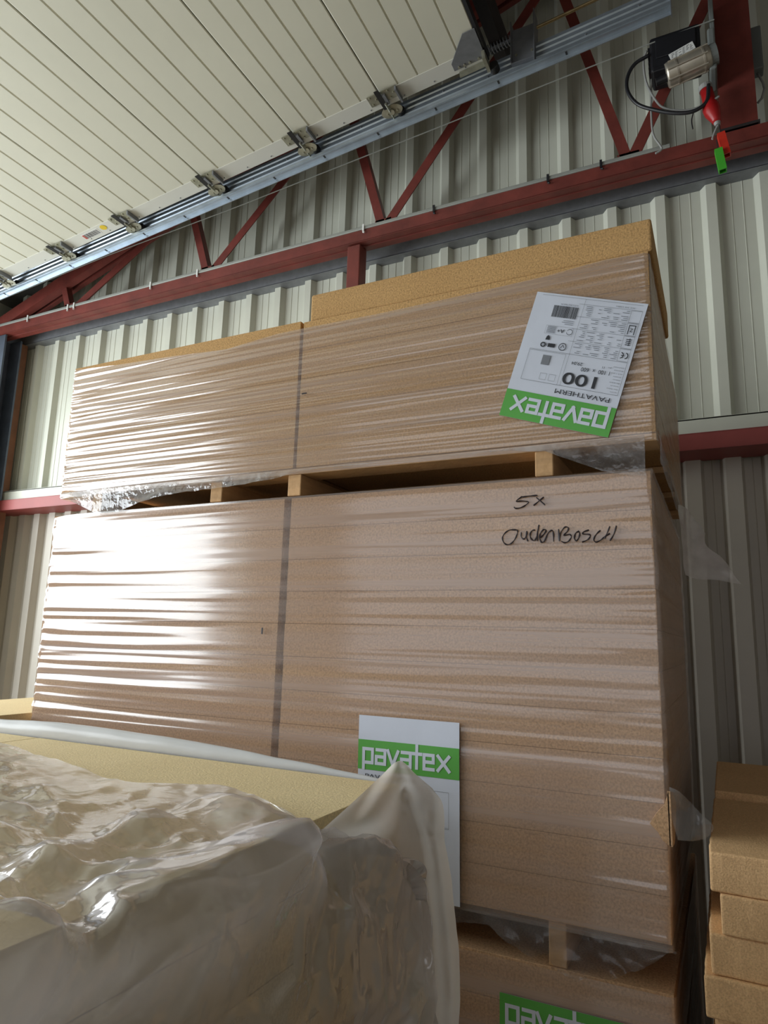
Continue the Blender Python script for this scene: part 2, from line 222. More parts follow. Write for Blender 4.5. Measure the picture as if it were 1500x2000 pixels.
M['cover_milky'] = film('milky_polythene_sheet', (.78, .74, .69), .80, .95, (3, 3, 5), .3, .28, .9, (8, 8, 12), ior=1.4)
M['cover_fold'] = film('white_polythene_fold', (.84, .86, .88), .85, .97, (4, 9, 9), .15, .3, .9, (6, 20, 20), ior=1.4)
M['wall'] = basic('cream_coated_sheet', sr(196, 197, 184), .42, scale=2.2, var=.05, bump=.04, bscale=9)
M['wall_low'] = basic('white_coated_sheet', sr(186, 179, 168), .4, scale=2, var=.06, bump=.04, bscale=9)
M['door'] = basic('white_door_panel', sr(208, 206, 190), .38, scale=1.2, var=.04, bump=.02, bscale=25)
M['door_edge'] = basic('white_door_stile', sr(208, 207, 198), .35, scale=2, var=.03)
M['red'] = basic('red_oxide_steel', sr(108, 46, 38), .55, scale=7, var=.25, bump=.1, bscale=30)
M['redlight'] = basic('red_painted_purlin', sr(140, 62, 58), .5, scale=4, var=.12)
M['galv'] = basic('galvanised_steel', sr(176, 186, 196), .33, .75, scale=9, var=.12, bump=.05, bscale=40)
M['galv_dull'] = basic('dull_galvanised_steel', sr(128, 130, 134), .5, .45, scale=20, var=.12)
M['zinc'] = basic('yellow_zinc_steel', sr(168, 166, 148), .38, .7, scale=20, var=.2)
M['grease'] = basic('black_grease', sr(32, 30, 28), .6, scale=60, var=.3)
M['dark'] = basic('dark_steel', sr(44, 38, 38), .7, scale=6, var=.2)
M['blue_steel'] = basic('blue_grey_steel', sr(84, 92, 106), .5, .3, scale=8, var=.2)
M['brown_steel'] = basic('brown_primer_steel', sr(126, 84, 60), .6, scale=8, var=.15)
M['brass'] = basic('yellow_passivated_rod', sr(150, 130, 92), .4, .6, scale=30, var=.2)
M['black'] = basic('black_plastic', sr(30, 30, 34), .4, scale=10, var=.1)
M['grey'] = basic('grey_plastic', sr(150, 150, 148), .45, scale=10, var=.05)
M['greydark'] = basic('grey_enclosure', sr(112, 116, 114), .5, scale=10, var=.05)
M['alu'] = basic('cast_aluminium', sr(190, 182, 168), .35, .7, scale=12, var=.1)
M['redp'] = basic('red_plastic', sr(168, 26, 28), .35, scale=10, var=.1)
M['handle_red'] = basic('bright_red_plastic', sr(200, 52, 36), .4, scale=10, var=.05)
M['handle_green'] = basic('bright_green_plastic', sr(70, 168, 50), .4, scale=10, var=.05)
M['tray'] = basic('grey_conduit', sr(150, 152, 146), .45, .2, scale=12, var=.06)
M['white'] = basic('white_plastic', sr(225, 225, 222), .4, scale=10, var=.03)
M['paper'] = basic('white_paper', sr(212, 218, 232), .45, scale=9, var=.03, bump=.12, bscale=8)
M['green'] = basic('green_print', sr(92, 172, 76), .4, scale=9, var=.04)
M['ink'] = basic('dark_ink', sr(48, 50, 56), .5, scale=9, var=.05)
M['inkgrey'] = basic('grey_ink', sr(126, 130, 138), .5, scale=9, var=.05)
M['marker'] = basic('black_marker_ink', sr(34, 24, 32), .4, scale=9, var=.05)
M['yellow'] = basic('yellow_sticker', sr(220, 190, 50), .4, scale=9, var=.05)
M['floor'] = basic('concrete_floor', sr(150, 146, 138), .7, scale=3, var=.15, bump=.1)
M['roof'] = basic('grey_roof_sheet', sr(84, 82, 78), .7, scale=2, var=.1)

# ---------------------------------------------------------------- the hall
def roofz(x): return 5.53 + .31 * (x + .995)
XL, XR, YB, YF = -3.3, 8.0, 1.98, -7.5
bm = BM(); box(bm, XL - 3, XR, YF, YB + .1, -.1, 0); struct('floor', bm, M['floor'])
bm = BM(); bar(bm, (XL - .3, (YB + YF) / 2, roofz(XL - .3) + .04), (XR, (YB + YF) / 2, roofz(XR) + .04), YB + .2 - YF, .06, up=(0, 0, 1)); struct('ceiling', bm, M['roof'])
def corrugated(x0, x1, pitch, phase, prof, z0, ztop, name, mat):
    pts = []; k = math.floor((x0 - phase) / pitch)
    while phase + k * pitch < x1:
        for dx, y in prof:
            x = phase + k * pitch + dx
            if x0 <= x <= x1: pts.append((x, y))
        k += 1
    bm = BM(); rows = [[], [], [], []]
    for x, y in pts:
        zt = ztop(x) if callable(ztop) else ztop
        rows[0].append(Vector((x, y, z0))); rows[1].append(Vector((x, y, zt)))
    back = max(y for x, y in pts) + .012
    V = [[bm.verts.new(p) for p in rw] for rw in rows[:2]]
    W = [[bm.verts.new((p.x, p.y + .004 if p.y < back - .013 else back, p.z)) for p in rw] for rw in rows[:2]]
    n = len(pts)
    for i in range(n - 1):
        bm.faces.new((V[0][i], V[0][i + 1], V[1][i + 1], V[1][i])); bm.faces.new((W[0][i + 1], W[0][i], W[1][i], W[1][i + 1]))
        bm.faces.new((V[0][i + 1], V[0][i], W[0][i], W[0][i + 1])); bm.faces.new((V[1][i], V[1][i + 1], W[1][i + 1], W[1][i]))
    bm.faces.new((V[0][0], V[1][0], W[1][0], W[0][0])); bm.faces.new((V[1][-1], V[0][-1], W[0][-1], W[1][-1]))
    return struct(name, bm, mat)
YW = 1.86
# upper cladding, 250 mm pitch : crest, flank, trough with two small stiffening grooves
U = [(.0, YW - .04), (.048, YW - .04), (.068, YW), (.115, YW), (.118, YW - .003), (.121, YW), (.168, YW), (.171, YW - .003), (.174, YW), (.222, YW)]
corrugated(-3.25, XR, .25, 1.89, U, 3.06, roofz, 'wall_back', M['wall'])
L_ = [(.0, YW + .045), (.070, YW + .045), (.084, YW + .10), (.12, YW + .10), (.122, YW + .098), (.124, YW + .10), (.158, YW + .10)]
corrugated(-3.25, XR, .183, .02, L_, .02, 3.0, 'wall_back_lower', M['wall_low'])
# closing sheets outside the cladding keep daylight out of the joints
bm = BM(); box(bm, XL, XR, YB, YB + .05, 0, 9); struct('wall_back_outer', bm, M['wall_low'])
# left gable with the open door bay
bm = BM(); box(bm, XL - .1, XL, 1.45, YB, 0, 5.0); box(bm, XL - .1, XL, YF, -5.4, 0, 5.0); box(bm, XL - .1, XL, -5.4, 1.45, 4.25, 5.0); struct('wall_left', bm, M['wall'])
bm = BM(); box(bm, XR, XR + .1, YF, YB, 0, 9); struct('wall_right', bm, M['wall_low'])
bm = BM(); box(bm, XL, -2.9, YF - .1, YF, 0, 9); box(bm, 4.0, XR, YF - .1, YF, 0, 9); box(bm, -2.9, 4.0, YF - .1, YF, 4.6, 9); box(bm, -2.9, 4.0, YF - .1, YF, 0, 1.0); struct('wall_front', bm, M['wall_low'])  # unseen wall; its wide opening and sill are added to shape the fill daylight
bm = BM(); box(bm, -40, XL - 3, -30, 25, -.15, -.02); box(bm, XL - 3, 20, -30, YF, -.15, -.02); struct('ground', bm, M['floor'])
# flashing over the rail
bm = BM(); box(bm, -3.25, XR, 1.742, 1.748, 2.985, 3.07); box(bm, -3.25, XR, 1.742, 1.86, 3.062, 3.068); struct('trim_1', bm, M['wall'])
for z in (): pass
bm = BM(); box(bm, -3.25, XR, 1.775, 1.781, 4.375, 4.47); box(bm, -3.25, XR, 1.775, 1.86, 4.372, 4.378)
o = single('steel_angle_rail', bm, M['galv_dull'], 'dull grey steel angle running along the top of the lower wall sheets', 'rail')
bm = BM(); box(bm, -3.25, XR, 1.70, 1.76, 2.978, 2.984); box(bm, -3.25, XR, 1.70, 1.706, 2.905, 2.984); box(bm, -3.25, XR, 1.70, 1.93, 2.900, 2.906)
single('wall_rail', bm, M['redlight'], 'dark red steel rail on the corrugated wall between upper and lower sheets', 'rail')
bm = BM(); (xa, ya, za), (xb, yb, zb) = D['RAFT']; s = .31
angle_bar(bm, (-3.25, 1.785, za + s * (-3.25 - xa) + .09), (7.5, 1.785, za + s * (7.5 - xa) + .09), .17, .026)
single('gable_rafter', bm, M['dark'], 'dark rafter along the stepped top edge of the wall sheets', 'beam')

# ---------------------------------------------------------------- truss
TR = thing('roof_truss', 'red steel lattice truss with zigzag webs in front of the white wall', 'truss', (-.3, 1.6, 4.33))
bm = BM(); box(bm, -3.25, XR, 1.56, 1.572, 4.38, 4.455); box(bm, -3.25, XR, 1.56, 1.61, 4.376, 4.384)
obj('bottom_chord', bm, M['red'], TR)
bm = BM(); box(bm, -3.25, XR, 1.612, 1.66, 4.370, 4.378); box(bm, -3.25, XR, 1.648, 1.66, 4.378, 4.455)
obj('bottom_chord', bm, M['red'], TR)
bm = BM(); cz = lambda x: 5.07 + .31 * (x + .995)
angle_bar(bm, (-3.25, 1.57, cz(-3.25) + .05), (7.5, 1.57, cz(7.5) + .05), .1, .06, .008, flip=-1); angle_bar(bm, (-3.25, 1.66, cz(-3.25) + .05), (7.5, 1.66, cz(7.5) + .05), .1, .03, .008, flip=-1)
obj('top_chord', bm, M['red'], TR)
for i, (a, b) in enumerate(D['WEB']):
    a = Vector(a); b = Vector(b); d = (b - a).normalized(); steep = i % 2 == 0
    k = (cz(a.x) + .02 - a.z) / (d.z - .31 * d.x) if i % 2 else (cz(a.x) + .02 - a.z) / (d.z - .31 * d.x)
    b = a + d * max(.15, k); a = a - d * .08
    bm = BM(); angle_bar(bm, (a.x, 1.60, a.z), (b.x, 1.60, b.z), .055 if steep else .06, .05, .006, flip=(-1 if steep else 1)); obj('web', bm, M['red'], TR)
for x in (-2.195, -.793, .588, 2.028):
    bm = BM(); box(bm, x - .05, x + .06, 1.597, 1.606, 4.44, 4.52, .0); obj('gusset', bm, M['red'], TR)
# continuing webs further right, out of the picture
for x in (3.4, 4.8, 6.2):
    for sgn in (-1, 1):
        bm = BM(); angle_bar(bm, (x, 1.60, 4.44), (x + sgn * .55, 1.6, cz(x + sgn * .55)), .055, .05); obj('web', bm, M['red'], TR)
# conduit lying along the chord
bm = BM(); box(bm, -3.2, 2.24, 1.555, 1.585, 4.456, 4.478, .004)
CT = single('cable_tray', bm, M['tray'], 'thin grey cable conduit along the top of the red truss chord', 'conduit')
CLIPL = ['white clip on the conduit nearest the blue-grey corner column', 'left one of two white clips side by side on the conduit', 'right one of two white clips side by side on the conduit', 'white clip on the conduit, midway between two web feet', 'white clip on the conduit just left of a web foot', 'white clip on the conduit above the red square post', 'black clip on the conduit above the unwrapped board, leftmost black one', 'middle one of the three black clips on the conduit', 'black clip on the conduit just left of the rightmost web foot']
for x, cl_ in zip((-2.62, -2.15, -2.08, -1.28, -.84, .48, .95, 1.62, 1.9), CLIPL):
    bm = BM(); box(bm, x - .006, x + .006, 1.548, 1.556, 4.44, 4.485); tube(bm, [(x, 1.55, 4.432), (x + .012, 1.545, 4.425)], .005, 6)
    single('cable_clip', bm, M['white'] if x < .9 else M['black'], cl_, 'clip', 'clips along the conduit')
for x in (-3.0,): pass

# ---------------------------------------------------------------- columns
CL = thing('corner_column', 'blue-grey steel column at the left end of the wall with brown edge', 'column', (-3.0, 1.6, 0))
bm = BM(); box(bm, -3.18, -2.885, 1.56, 1.575, 0, 4.37); box(bm, -3.04, -3.02, 1.575, 1.70, 0, 4.37); box(bm, -3.18, -2.885, 1.70, 1.715, 0, 4.37); obj('flange', bm, M['blue_steel'], CL)
bm = BM(); box(bm, -2.99, -2.93, 1.725, 1.80, 0, 4.37); obj('edge_strip', bm, M['brown_steel'], CL)
bm = BM(); box(bm, .365, .455, 1.565, 1.655, 0, 4.369, .006)
single('steel_post', bm, M['red'], 'red square steel post rising from behind the packs to the truss', 'post')
BP = thing('hanging_post', 'wide dark red steel post standing on the truss chord, cut by frame top', 'post', (2.55, 1.6, 4.456))
bm = BM(); box(bm, 2.472, 2.632, 1.55, 1.56, 4.457, 6.15); box(bm, 2.545, 2.555, 1.56, 1.67, 4.457, 6.15); box(bm, 2.472, 2.632, 1.67, 1.68, 4.457, 6.15); obj('flange', bm, M['red'], BP)
bm = BM(); box(bm, 2.465, 2.64, 1.545, 1.69, 4.457, 4.470); obj('base_plate', bm, M['dark'], BP)
# dark beam crossing over the door end
bm = BM(); box(bm, 1.365, 1.43, -3.3, 1.55, 5.20, 5.36)
single('cross_beam', bm, M['dark'], 'dark steel beam crossing above the open end of the overhead door', 'beam')

# ---------------------------------------------------------------- overhead door
R_ = [Vector(v) for v in D['ROLL']]
R_ = [R_[0] - (R_[2] - R_[0]).normalized() * .62] + R_
DR = thing('overhead_door', 'white grooved sectional overhead door raised flat under the roof', 'overhead door', (R_[3].x, -.8, R_[3].z))
YD0, YD1 = -3.3, 1.215
def extrude_profile(bm, prof, y0, y1):
    a = [bm.verts.new((x, y0, z)) for x, z in prof]; b = [bm.verts.new((x, y1, z)) for x, z in prof]; n = len(prof)
    for i in range(n): bm.faces.new((a[i], a[(i + 1) % n], b[(i + 1) % n], b[i]))
    bm.faces.new(a[::-1]); bm.faces.new(b)
ZOFF = .0
for i in range(len(R_) - 1):
    a, b = R_[i], R_[i + 1]; L = (b - a).length; d = (b - a).normalized(); nrm = Vector((-d.z, 0, d.x))
    if nrm.z < 0: nrm = -nrm
    def pt(s, h): q = a + d * s + nrm * (h + ZOFF); return (q.x, q.z)
    g = .0035; prof = [pt(g, .0025)]
    prof.append(pt(g + .004, 0))
    for k in range(1, 5):
        s = L * k / 5; prof += [pt(s - .006, 0), pt(s - .003, .006), pt(s + .003, .006), pt(s + .006, 0)]
    prof += [pt(L - g - .004, 0), pt(L - g, .0025), pt(L - g, .04), pt(g, .04)]
    bm = BM(); extrude_profile(bm, prof, YD0, YD1 - .10); S = obj('door_section', bm, M['door'], DR)
    bm = BM(); extrude_profile(bm, [pt(g, -.003), pt(L - g, -.003), pt(L - g, .042), pt(g, .042)], YD1 - .10, YD1); obj('stile', bm, M['door_edge'], S)
    for s in (.12, .3, .48): bm = BM(); bolt(bm, (pt(s, -.003)[0], YD1 - .02, pt(s, -.003)[1]), -nrm, .004, .003); obj('screw', bm, M['galv_dull'], S)
# joint dark seal strips
a, b = R_[0], R_[-1]
e = (R_[-1] - R_[-2]).normalized()
bm = BM(); q = R_[-1] + Vector((0, 0, ZOFF)); bar(bm, (q.x + .008, YD0, q.z + .02), (q.x + .008, YD1, q.z + .02), .045, .016, up=(1, 0, 0)); obj('bottom_seal', bm, M['black'], DR)
# hinges with rollers at each joint
for i, p in enumerate(R_[1:-1]):
    d = (R_[i + 2] - R_[i]).normalized(); n = Vector((-d.z, 0, d.x)); q = p + n * (ZOFF - .004)
    H = None
    bm = BM()
    bar(bm, q + Vector((0, -.075, 0)) - d * .075 - n * .003, q + Vector((0, -.075, 0)) + d * .10 - n * .003, .075, .004, up=n)
    H = obj('hinge_plate', bm, M['zinc'], DR)
    bm = BM(); bar(bm, q + Vector((0, -.06, 0)) + d * .095 - n * .016, q + Vector((0, -.06, 0)) + d * .105 - n * .016, .10, .03, up=n)
    bar(bm, q + Vector((0, -.06, 0)) - d * .01 - n * .012, q + Vector((0, -.06, 0)) + d * .03 - n * .012, .07, .012, up=n); obj('hinge_rib', bm, M['galv_dull'], H)
    bm = BM(); bar(bm, q + Vector((0, -.07, 0)) - d * .016 - n * .017, q + Vector((0, -.07, 0)) + d * .012 - n * .017, .14, .004, up=n); obj('grease_stain', bm, M['grease'], H)
    bm = BM(); c0 = q + Vector((0, .015, 0)) - n * .03 + d * .01
    nn = (-n + Vector((0, -.35, 0))).normalized(); t1 = d; t2 = nn.cross(t1).normalized(); ce = p + Vector((0, .030, -.018)) + d * .02; ov = []
    for hh_ in (0, .006): ov.append([bm.verts.new(ce + nn * hh_ + t1 * math.cos(k * math.pi / 12) * .064 + t2 * math.sin(k * math.pi / 12) * .036) for k in range(24)])
    bm.faces.new(ov[0][::-1]); bm.faces.new(ov[1])
    for k in range(24): bm.faces.new((ov[0][k], ov[0][(k + 1) % 24], ov[1][(k + 1) % 24], ov[1][k]))
    tube(bm, [ce, ce + nn * .018], .016, 14)
    tube(bm, [c0 + Vector((0, -.06, .006)), c0 + Vector((0, .06, .006))], .007, 8); obj('roller_carrier', bm, M['zinc'], H)
    bm = BM(); cyl(bm, p + Vector((0, .052, -.012)) + d * .06, p + Vector((0, .074, -.012)) + d * .06, .026); obj('roller', bm, M['grease'], H)
    for dd, yy in ((-.06, -.05), (-.06, -.10), (-.03, -.075), (.05, -.05), (.05, -.10), (.075, -.075)): bm = BM(); bolt(bm, q + d * dd + Vector((0, yy, 0)) - n * .005, -n, .007, .006); obj('bolt', bm, M['zinc'], H)
    for dd, yy in ((-.03, .0), (.03, .005), (0, .02)): bm = BM(); bolt(bm, ce + d * dd + t2 * (yy - .008) + nn * .006, nn, .006, .006); obj('bolt', bm, M['zinc'], H)
# end bracket
p = R_[-1]; d = (R_[-1] - R_[-2]).normalized(); n = Vector((-d.z, 0, d.x)); q = p + n * (ZOFF - .006)
bm = BM(); vs = [q - d * .17 + Vector((0, -.03, 0)), q + d * .005 + Vector((0, -.03, 0)), q + d * .005 + Vector((0, -.22, 0)), q - d * .06 + Vector((0, -.22, 0)), q - d * .17 + Vector((0, -.08, 0))]
A = [bm.verts.new(v) for v in vs]; B = [bm.verts.new(v - n * .004) for v in vs]
bm.faces.new(A); bm.faces.new(B[::-1])
for k in range(5): bm.faces.new((A[k], B[k], B[(k + 1) % 5], A[(k + 1) % 5]))
EB = obj('corner_bracket', bm, M['galv_dull'], DR)
bm = BM(); bar(bm, q - d * .15 + Vector((0, -.01, 0)) - n * .02, q + d * .0 + Vector((0, -.01, 0)) - n * .02, .035, .006, up=(0, 1, 0)); bar(bm, q - d * .005 + Vector((0, -.03, 0)) - n * .03, q + d * .012 + Vector((0, -.03, 0)) - n * .03, .10, .05, up=n); obj('bracket_arm', bm, M['zinc'], EB)
bm = BM(); cyl(bm, q + d * .03 + Vector((0, .01, 0)) - n * .03, q + d * .03 + Vector((0, .05, 0)) - n * .03, .026); obj('roller', bm, M['grease'], EB)
for dd in (-.14, -.11, -.08, -.03): bm = BM(); bolt(bm, q + d * dd + Vector((0, -.045, 0)) - n * .005, -n, .007, .006); obj('bolt', bm, M['zinc'], EB)
# maker's sticker and round yellow mark on the stile
a, b = R_[2], R_[3]; d = (b - a).normalized(); n = Vector((-d.z, 0, d.x)); L = (b - a).length
bm = BM(); q = a + d * (L * .42) + n * (ZOFF - .004); q.y = YD1 - .055
bar(bm, q, q + d * .15, .055, .001, up=n); ST = obj('sticker', bm, M['white'], DR)
bm = BM()
for k in range(13): bar(bm, q + d * (.022 + k * .0095) - n * .001, q + d * (.022 + k * .0095 + random.uniform(.003, .0075)) - n * .001, .044, .001, up=n)
obj('print', bm, M['ink'], ST)
bm = BM(); 
for k in range(3): bar(bm, q + d * (.004 + k * .006) - n * .001, q + d * (.007 + k * .006) - n * .001, .044, .001, up=n)
obj('red_print', bm, M['handle_red'], ST)
bm = BM(); c0 = q + d * .20 + Vector((0, -.01, 0)); tube(bm, [c0, c0 - n * .0012], .024, 24); obj('round_sticker', bm, M['yellow'], DR)

# ---------------------------------------------------------------- door track
T = [Vector(v) for v in D['TRK']]
def trk(x): return T[0].z + (T[1].z - T[0].z) * (x - T[0].x) / (T[1].x - T[0].x)
TK = thing('door_track', 'galvanised steel guide track rising along the side of the overhead door', 'track', (0, 1.3, 4.5))
xs = [-3.2 + i * (2.285 + 3.2) / 40 for i in range(41)]
def track_profile(prof):
    bm = BM(); n = len(prof); rings = []
    for x in xs: rings.append([bm.verts.new((x, 1.3 + y, trk(x) + z)) for y, z in prof])
    for a, b in zip(rings, rings[1:]):
        for i in range(n): bm.faces.new((a[i], a[(i + 1) % n], b[(i + 1) % n], b[i]))
    bm.faces.new(rings[0][::-1]); bm.faces.new(rings[-1]); return bm
t_ = .003
# channel: web with two shallow beads, bottom flange and turned lip
prof = [(-.036, .042), (-.039, .042), (-.039, .0235), (.003, .0235), (.003, .070), (.009, .075), (.009, .083), (.003, .088), (.003, .104), (.009, .109), (.009, .117), (.003, .122), (.003, .138), (.009, .143), (.009, .150), (.003, .155), (.003, .176),
        (-.002, .176), (-.002, .157), (.004, .151), (.004, .141), (-.002, .136), (-.002, .124), (.004, .118), (.004, .108), (-.002, .102), (-.002, .090), (.004, .084), (.004, .074), (-.002, .068), (-.002, .027), (-.036, .027)]
obj('channel', track_profile([(y, z) for y, z in prof]), M['galv'], TK)
obj('support_angle', track_profile([(-.036, .0230), (-.036, .0195), (-.003, .0195), (-.003, .0), (.001, .0), (.001, .0230)]), M['galv'], TK)
for i in range(14):
    x = -2.9 + i * .36; z = trk(x)
    bm = BM(); box(bm, x, x + .010, 1.271, 1.293, z + .0185, z + .021); obj('slot', bm, M['grease'], TK)
bm = BM()
for i in range(20):
    x = -2.8 + i * .26; bm = BM(); bolt(bm, (x, 1.298, trk(x) + .096 + .034 * (i % 2)), (0, -1, 0), .005, .004); obj('bolt', bm, M['galv_dull'], TK)
bm = BM(); x = 2.283; box(bm, x, x + .004, 1.262, 1.315, trk(x) + .0, trk(x) + .176); obj('end_stop', bm, M['galv_dull'], TK)
# spring buffer on its bracket
rod = [Vector(v) for v in D['ROD']]
SB = thing('spring_buffer', 'spring buffer with long yellowish rod bolted onto the door track end', 'buffer', tuple(rod[2]))
bm = BM(); tube(bm, [rod[0], rod[2]], .009, 10); obj('rod', bm, M['brass'], SB)
bm = BM(); dd = (rod[3] - rod[2]); hel = []
s_ = dd.normalized().orthogonal(); q_ = dd.normalized().cross(s_)
for k in range(160):
    t = k / 159; hel.append(rod[2] + dd * t + (s_ * math.cos(t * 2 * math.pi * 11) + q_ * math.sin(t * 2 * math.pi * 11)) * .018)
tube(bm, hel, .0035, 6); tube(bm, [rod[2], rod[3]], .011, 10); obj('spring', bm, M['galv_dull'], SB)
bm = BM(); xx = 1.50; z = trk(xx)
box(bm, xx, xx + .12, 1.292, 1.297, z + .09, rod[2].z + .01); box(bm, xx - .004, xx, 1.262, 1.352, z + .09, rod[2].z + .04); box(bm, xx + .12, xx + .124, 1.262, 1.352, z + .05, rod[1].z + .04)
box(bm, xx, xx + .12, 1.27, 1.296, z + .086, z + .09); obj('buffer_bracket', bm, M['galv_dull'], SB)
for dx, dz in ((.02, .062), (.108, .062), (.02, .15), (.105, .15)): bm = BM(); bolt(bm, (xx + dx, 1.296, z + dz), (0, -1, 0), .008, .008); obj('bolt', bm, M['zinc'], SB)
# cord stretched below the track to the operator
bm = BM(); tube(bm, [Vector(v) for v in D['CABLE']], .0035, 6)
single('steel_cable', bm, M['tray'], 'thin pale cord stretched below the door track towards the motor', 'cord')

# ---------------------------------------------------------------- door operator and its cables
OP = thing('door_operator', 'electric door drive with black control box and silver motor beside post', 'motor', (2.3, 1.46, 4.66))
sl = Matrix.Rotation(math.radians(-6), 3, 'Y')
bm = BM(); box(bm, 2.172, 2.405, 1.42, 1.56, 4.80, 5.00, .012); bb = obj('control_box', bm, M['black'], OP)
bm = BM(); box(bm, 2.20, 2.385, 1.412, 1.42, 4.865, 4.975, .003); obj('box_lid', bm, M['black'], bb)
for k in range(6):
    bm = BM(); box(bm, 2.162, 2.172, 1.44, 1.54, 4.815 + k * .028, 4.825 + k * .028); obj('fin', bm, M['black'], bb)
bm = BM(); bar(bm, (2.265, 1.405, 4.835), (2.375, 1.405, 4.868), .045, .003); pl = obj('rating_plate', bm, M['white'], bb)
bm = BM()
for k in range(5):
    for j in range(6):
        if random.random() < .8: bar(bm, (2.272 + j * .017, 1.4032, 4.822 + k * .0075 + j * .005), (2.272 + j * .017 + random.uniform(.006, .014), 1.4032, 4.826 + k * .0075 + j * .005), .002, .001)
obj('print', bm, M['ink'], pl)
ax = Vector((.985, 0, .17)).normalized(); c0 = Vector((2.245, 1.40, 4.735)); 
bm = BM(); tube(bm, [c0, c0 + ax * .01, c0 + ax * .17, c0 + ax * .195, c0 + ax * .205], [.054, .058, .058, .056, .045], 32); mt = obj('motor', bm, M['alu'], OP, True)
bm = BM()
for t in (.045, .165): tube(bm, [c0 + ax * t, c0 + ax * (t + .008)], .0615, 32)
for k in range(8):
    a_ = k * math.pi / 4 + .3; o_ = Vector((0, math.cos(a_), math.sin(a_))) * .061; tube(bm, [c0 + ax * .01 + o_, c0 + ax * .19 + o_], .004, 6)
obj('end_shield', bm, M['alu'], mt)
bm = BM(); tube(bm, [c0 - ax * .05 + Vector((0, 0, -.01)), c0 + Vector((0, 0, -.01))], .02, 12); box(bm, 2.185, 2.25, 1.37, 1.42, 4.755, 4.785, .004); obj('cable_entry', bm, M['black'], OP)
bm = BM(); box(bm, 2.435, 2.468, 1.40, 1.56, 4.70, 4.93, .008); tube(bm, [(2.42, 1.40, 4.765), (2.47, 1.40, 4.775)], .05, 20); box(bm, 2.45, 2.47, 1.43, 1.55, 4.93, 5.15, .004); obj('gearbox', bm, M['greydark'], OP)
bm = BM(); tube(bm, smoothpts(D['BLK']), .009, 10); tube(bm, smoothpts(D['BLK2']), .003, 6)
single('power_cable', bm, M['black'], 'thick black cable looping below the silver motor', 'cable', smooth=True)
bm = BM(); tube(bm, smoothpts(D['GRY']), .0055, 8)
single('control_cable', bm, M['grey'], 'thin grey cable looping alongside the thick black one', 'cable', smooth=True)
bm = BM(); tube(bm, smoothpts(D['GRY2']), .005, 8)
single('drop_cable', bm, M['grey'], 'grey cable hanging straight down onto the truss chord', 'cable', smooth=True)
PG = thing('power_plug', 'red industrial plug with grey collar hanging beside the red post', 'plug', (2.43, 1.45, 4.43))
bm = BM(); tube(bm, [(2.415, 1.45, 4.635), (2.425, 1.45, 4.57), (2.43, 1.45, 4.53), (2.437, 1.45, 4.50), (2.45, 1.45, 4.455), (2.452, 1.45, 4.44)], [.028, .029, .038, .036, .022, .018], 20); obj('plug_body', bm, M['redp'], PG, True)
bm = BM(); tube(bm, [(2.412, 1.45, 4.655), (2.415, 1.45, 4.63)], .031, 20); obj('collar', bm, M['grey'], PG)
bm = BM(); tube(bm, [(2.452, 1.45, 4.445), (2.455, 1.45, 4.425)], [.017, .012], 14); tube(bm, smoothpts(D['PLUGC']), .005, 8); obj('plug_cable', bm, M['grey'], PG)
JB = thing('junction_box', 'grey junction box with cable loop behind the right edge of post', 'box', (2.655, 1.64, 4.79))
bm = BM(); box(bm, 2.60, 2.688, 1.6805, 1.75, 4.86, 5.11, .006); obj('box_body', bm, M['greydark'], JB)
bm = BM(); tube(bm, [(2.66, 1.715, 4.86), (2.68, 1.715, 4.80), (2.685, 1.715, 4.76), (2.67, 1.715, 4.71), (2.65, 1.715, 4.69)], .006, 8); obj('box_cable', bm, M['grey'], JB, True)
def handle(name, a, b, w, mat, label):
    a, b = Vector(a), Vector(b); H = thing(name, label, 'handle', tuple(b))
    bm = BM(); d = (b - a).normalized(); s = Vector((1, 0, 0)); s = (s - d * s.dot(d)).normalized(); t = d.cross(s); outs = []
    for p in (a, b):
        for rr_ in (w / 2, w / 2 - .004): outs.append([bm.verts.new(p + s * i * rr_ + t * j * rr_) for i, j in ((-1, -1), (1, -1), (1, 1), (-1, 1))])
    A_, a_, B_, b_ = outs
    for k in range(4):
        l = (k + 1) % 4
        bm.faces.new((A_[k], A_[l], B_[l], B_[k])); bm.faces.new((a_[l], a_[k], b_[k], b_[l])); bm.faces.new((B_[k], B_[l], b_[l], b_[k]))
    bm.faces.new(A_[::-1]); bm.faces.new(a_)
    obj('grip', bm, mat, H)
    bm = BM(); tube(bm, [a + Vector((-.005, -.01, .05)), a + Vector((0, 0, -.01))], .002, 6); obj('pull_cord', bm, M['black'], H)
handle('red_pull_handle', (2.465, 1.44, 4.365), (2.484, 1.44, 4.245), .034, M['handle_red'], 'square red plastic handle hanging on a cord below the post')
handle('green_pull_handle', (2.449, 1.42, 4.27), (2.462, 1.42, 4.155), .034, M['handle_green'], 'square green plastic handle hanging just below the red one')

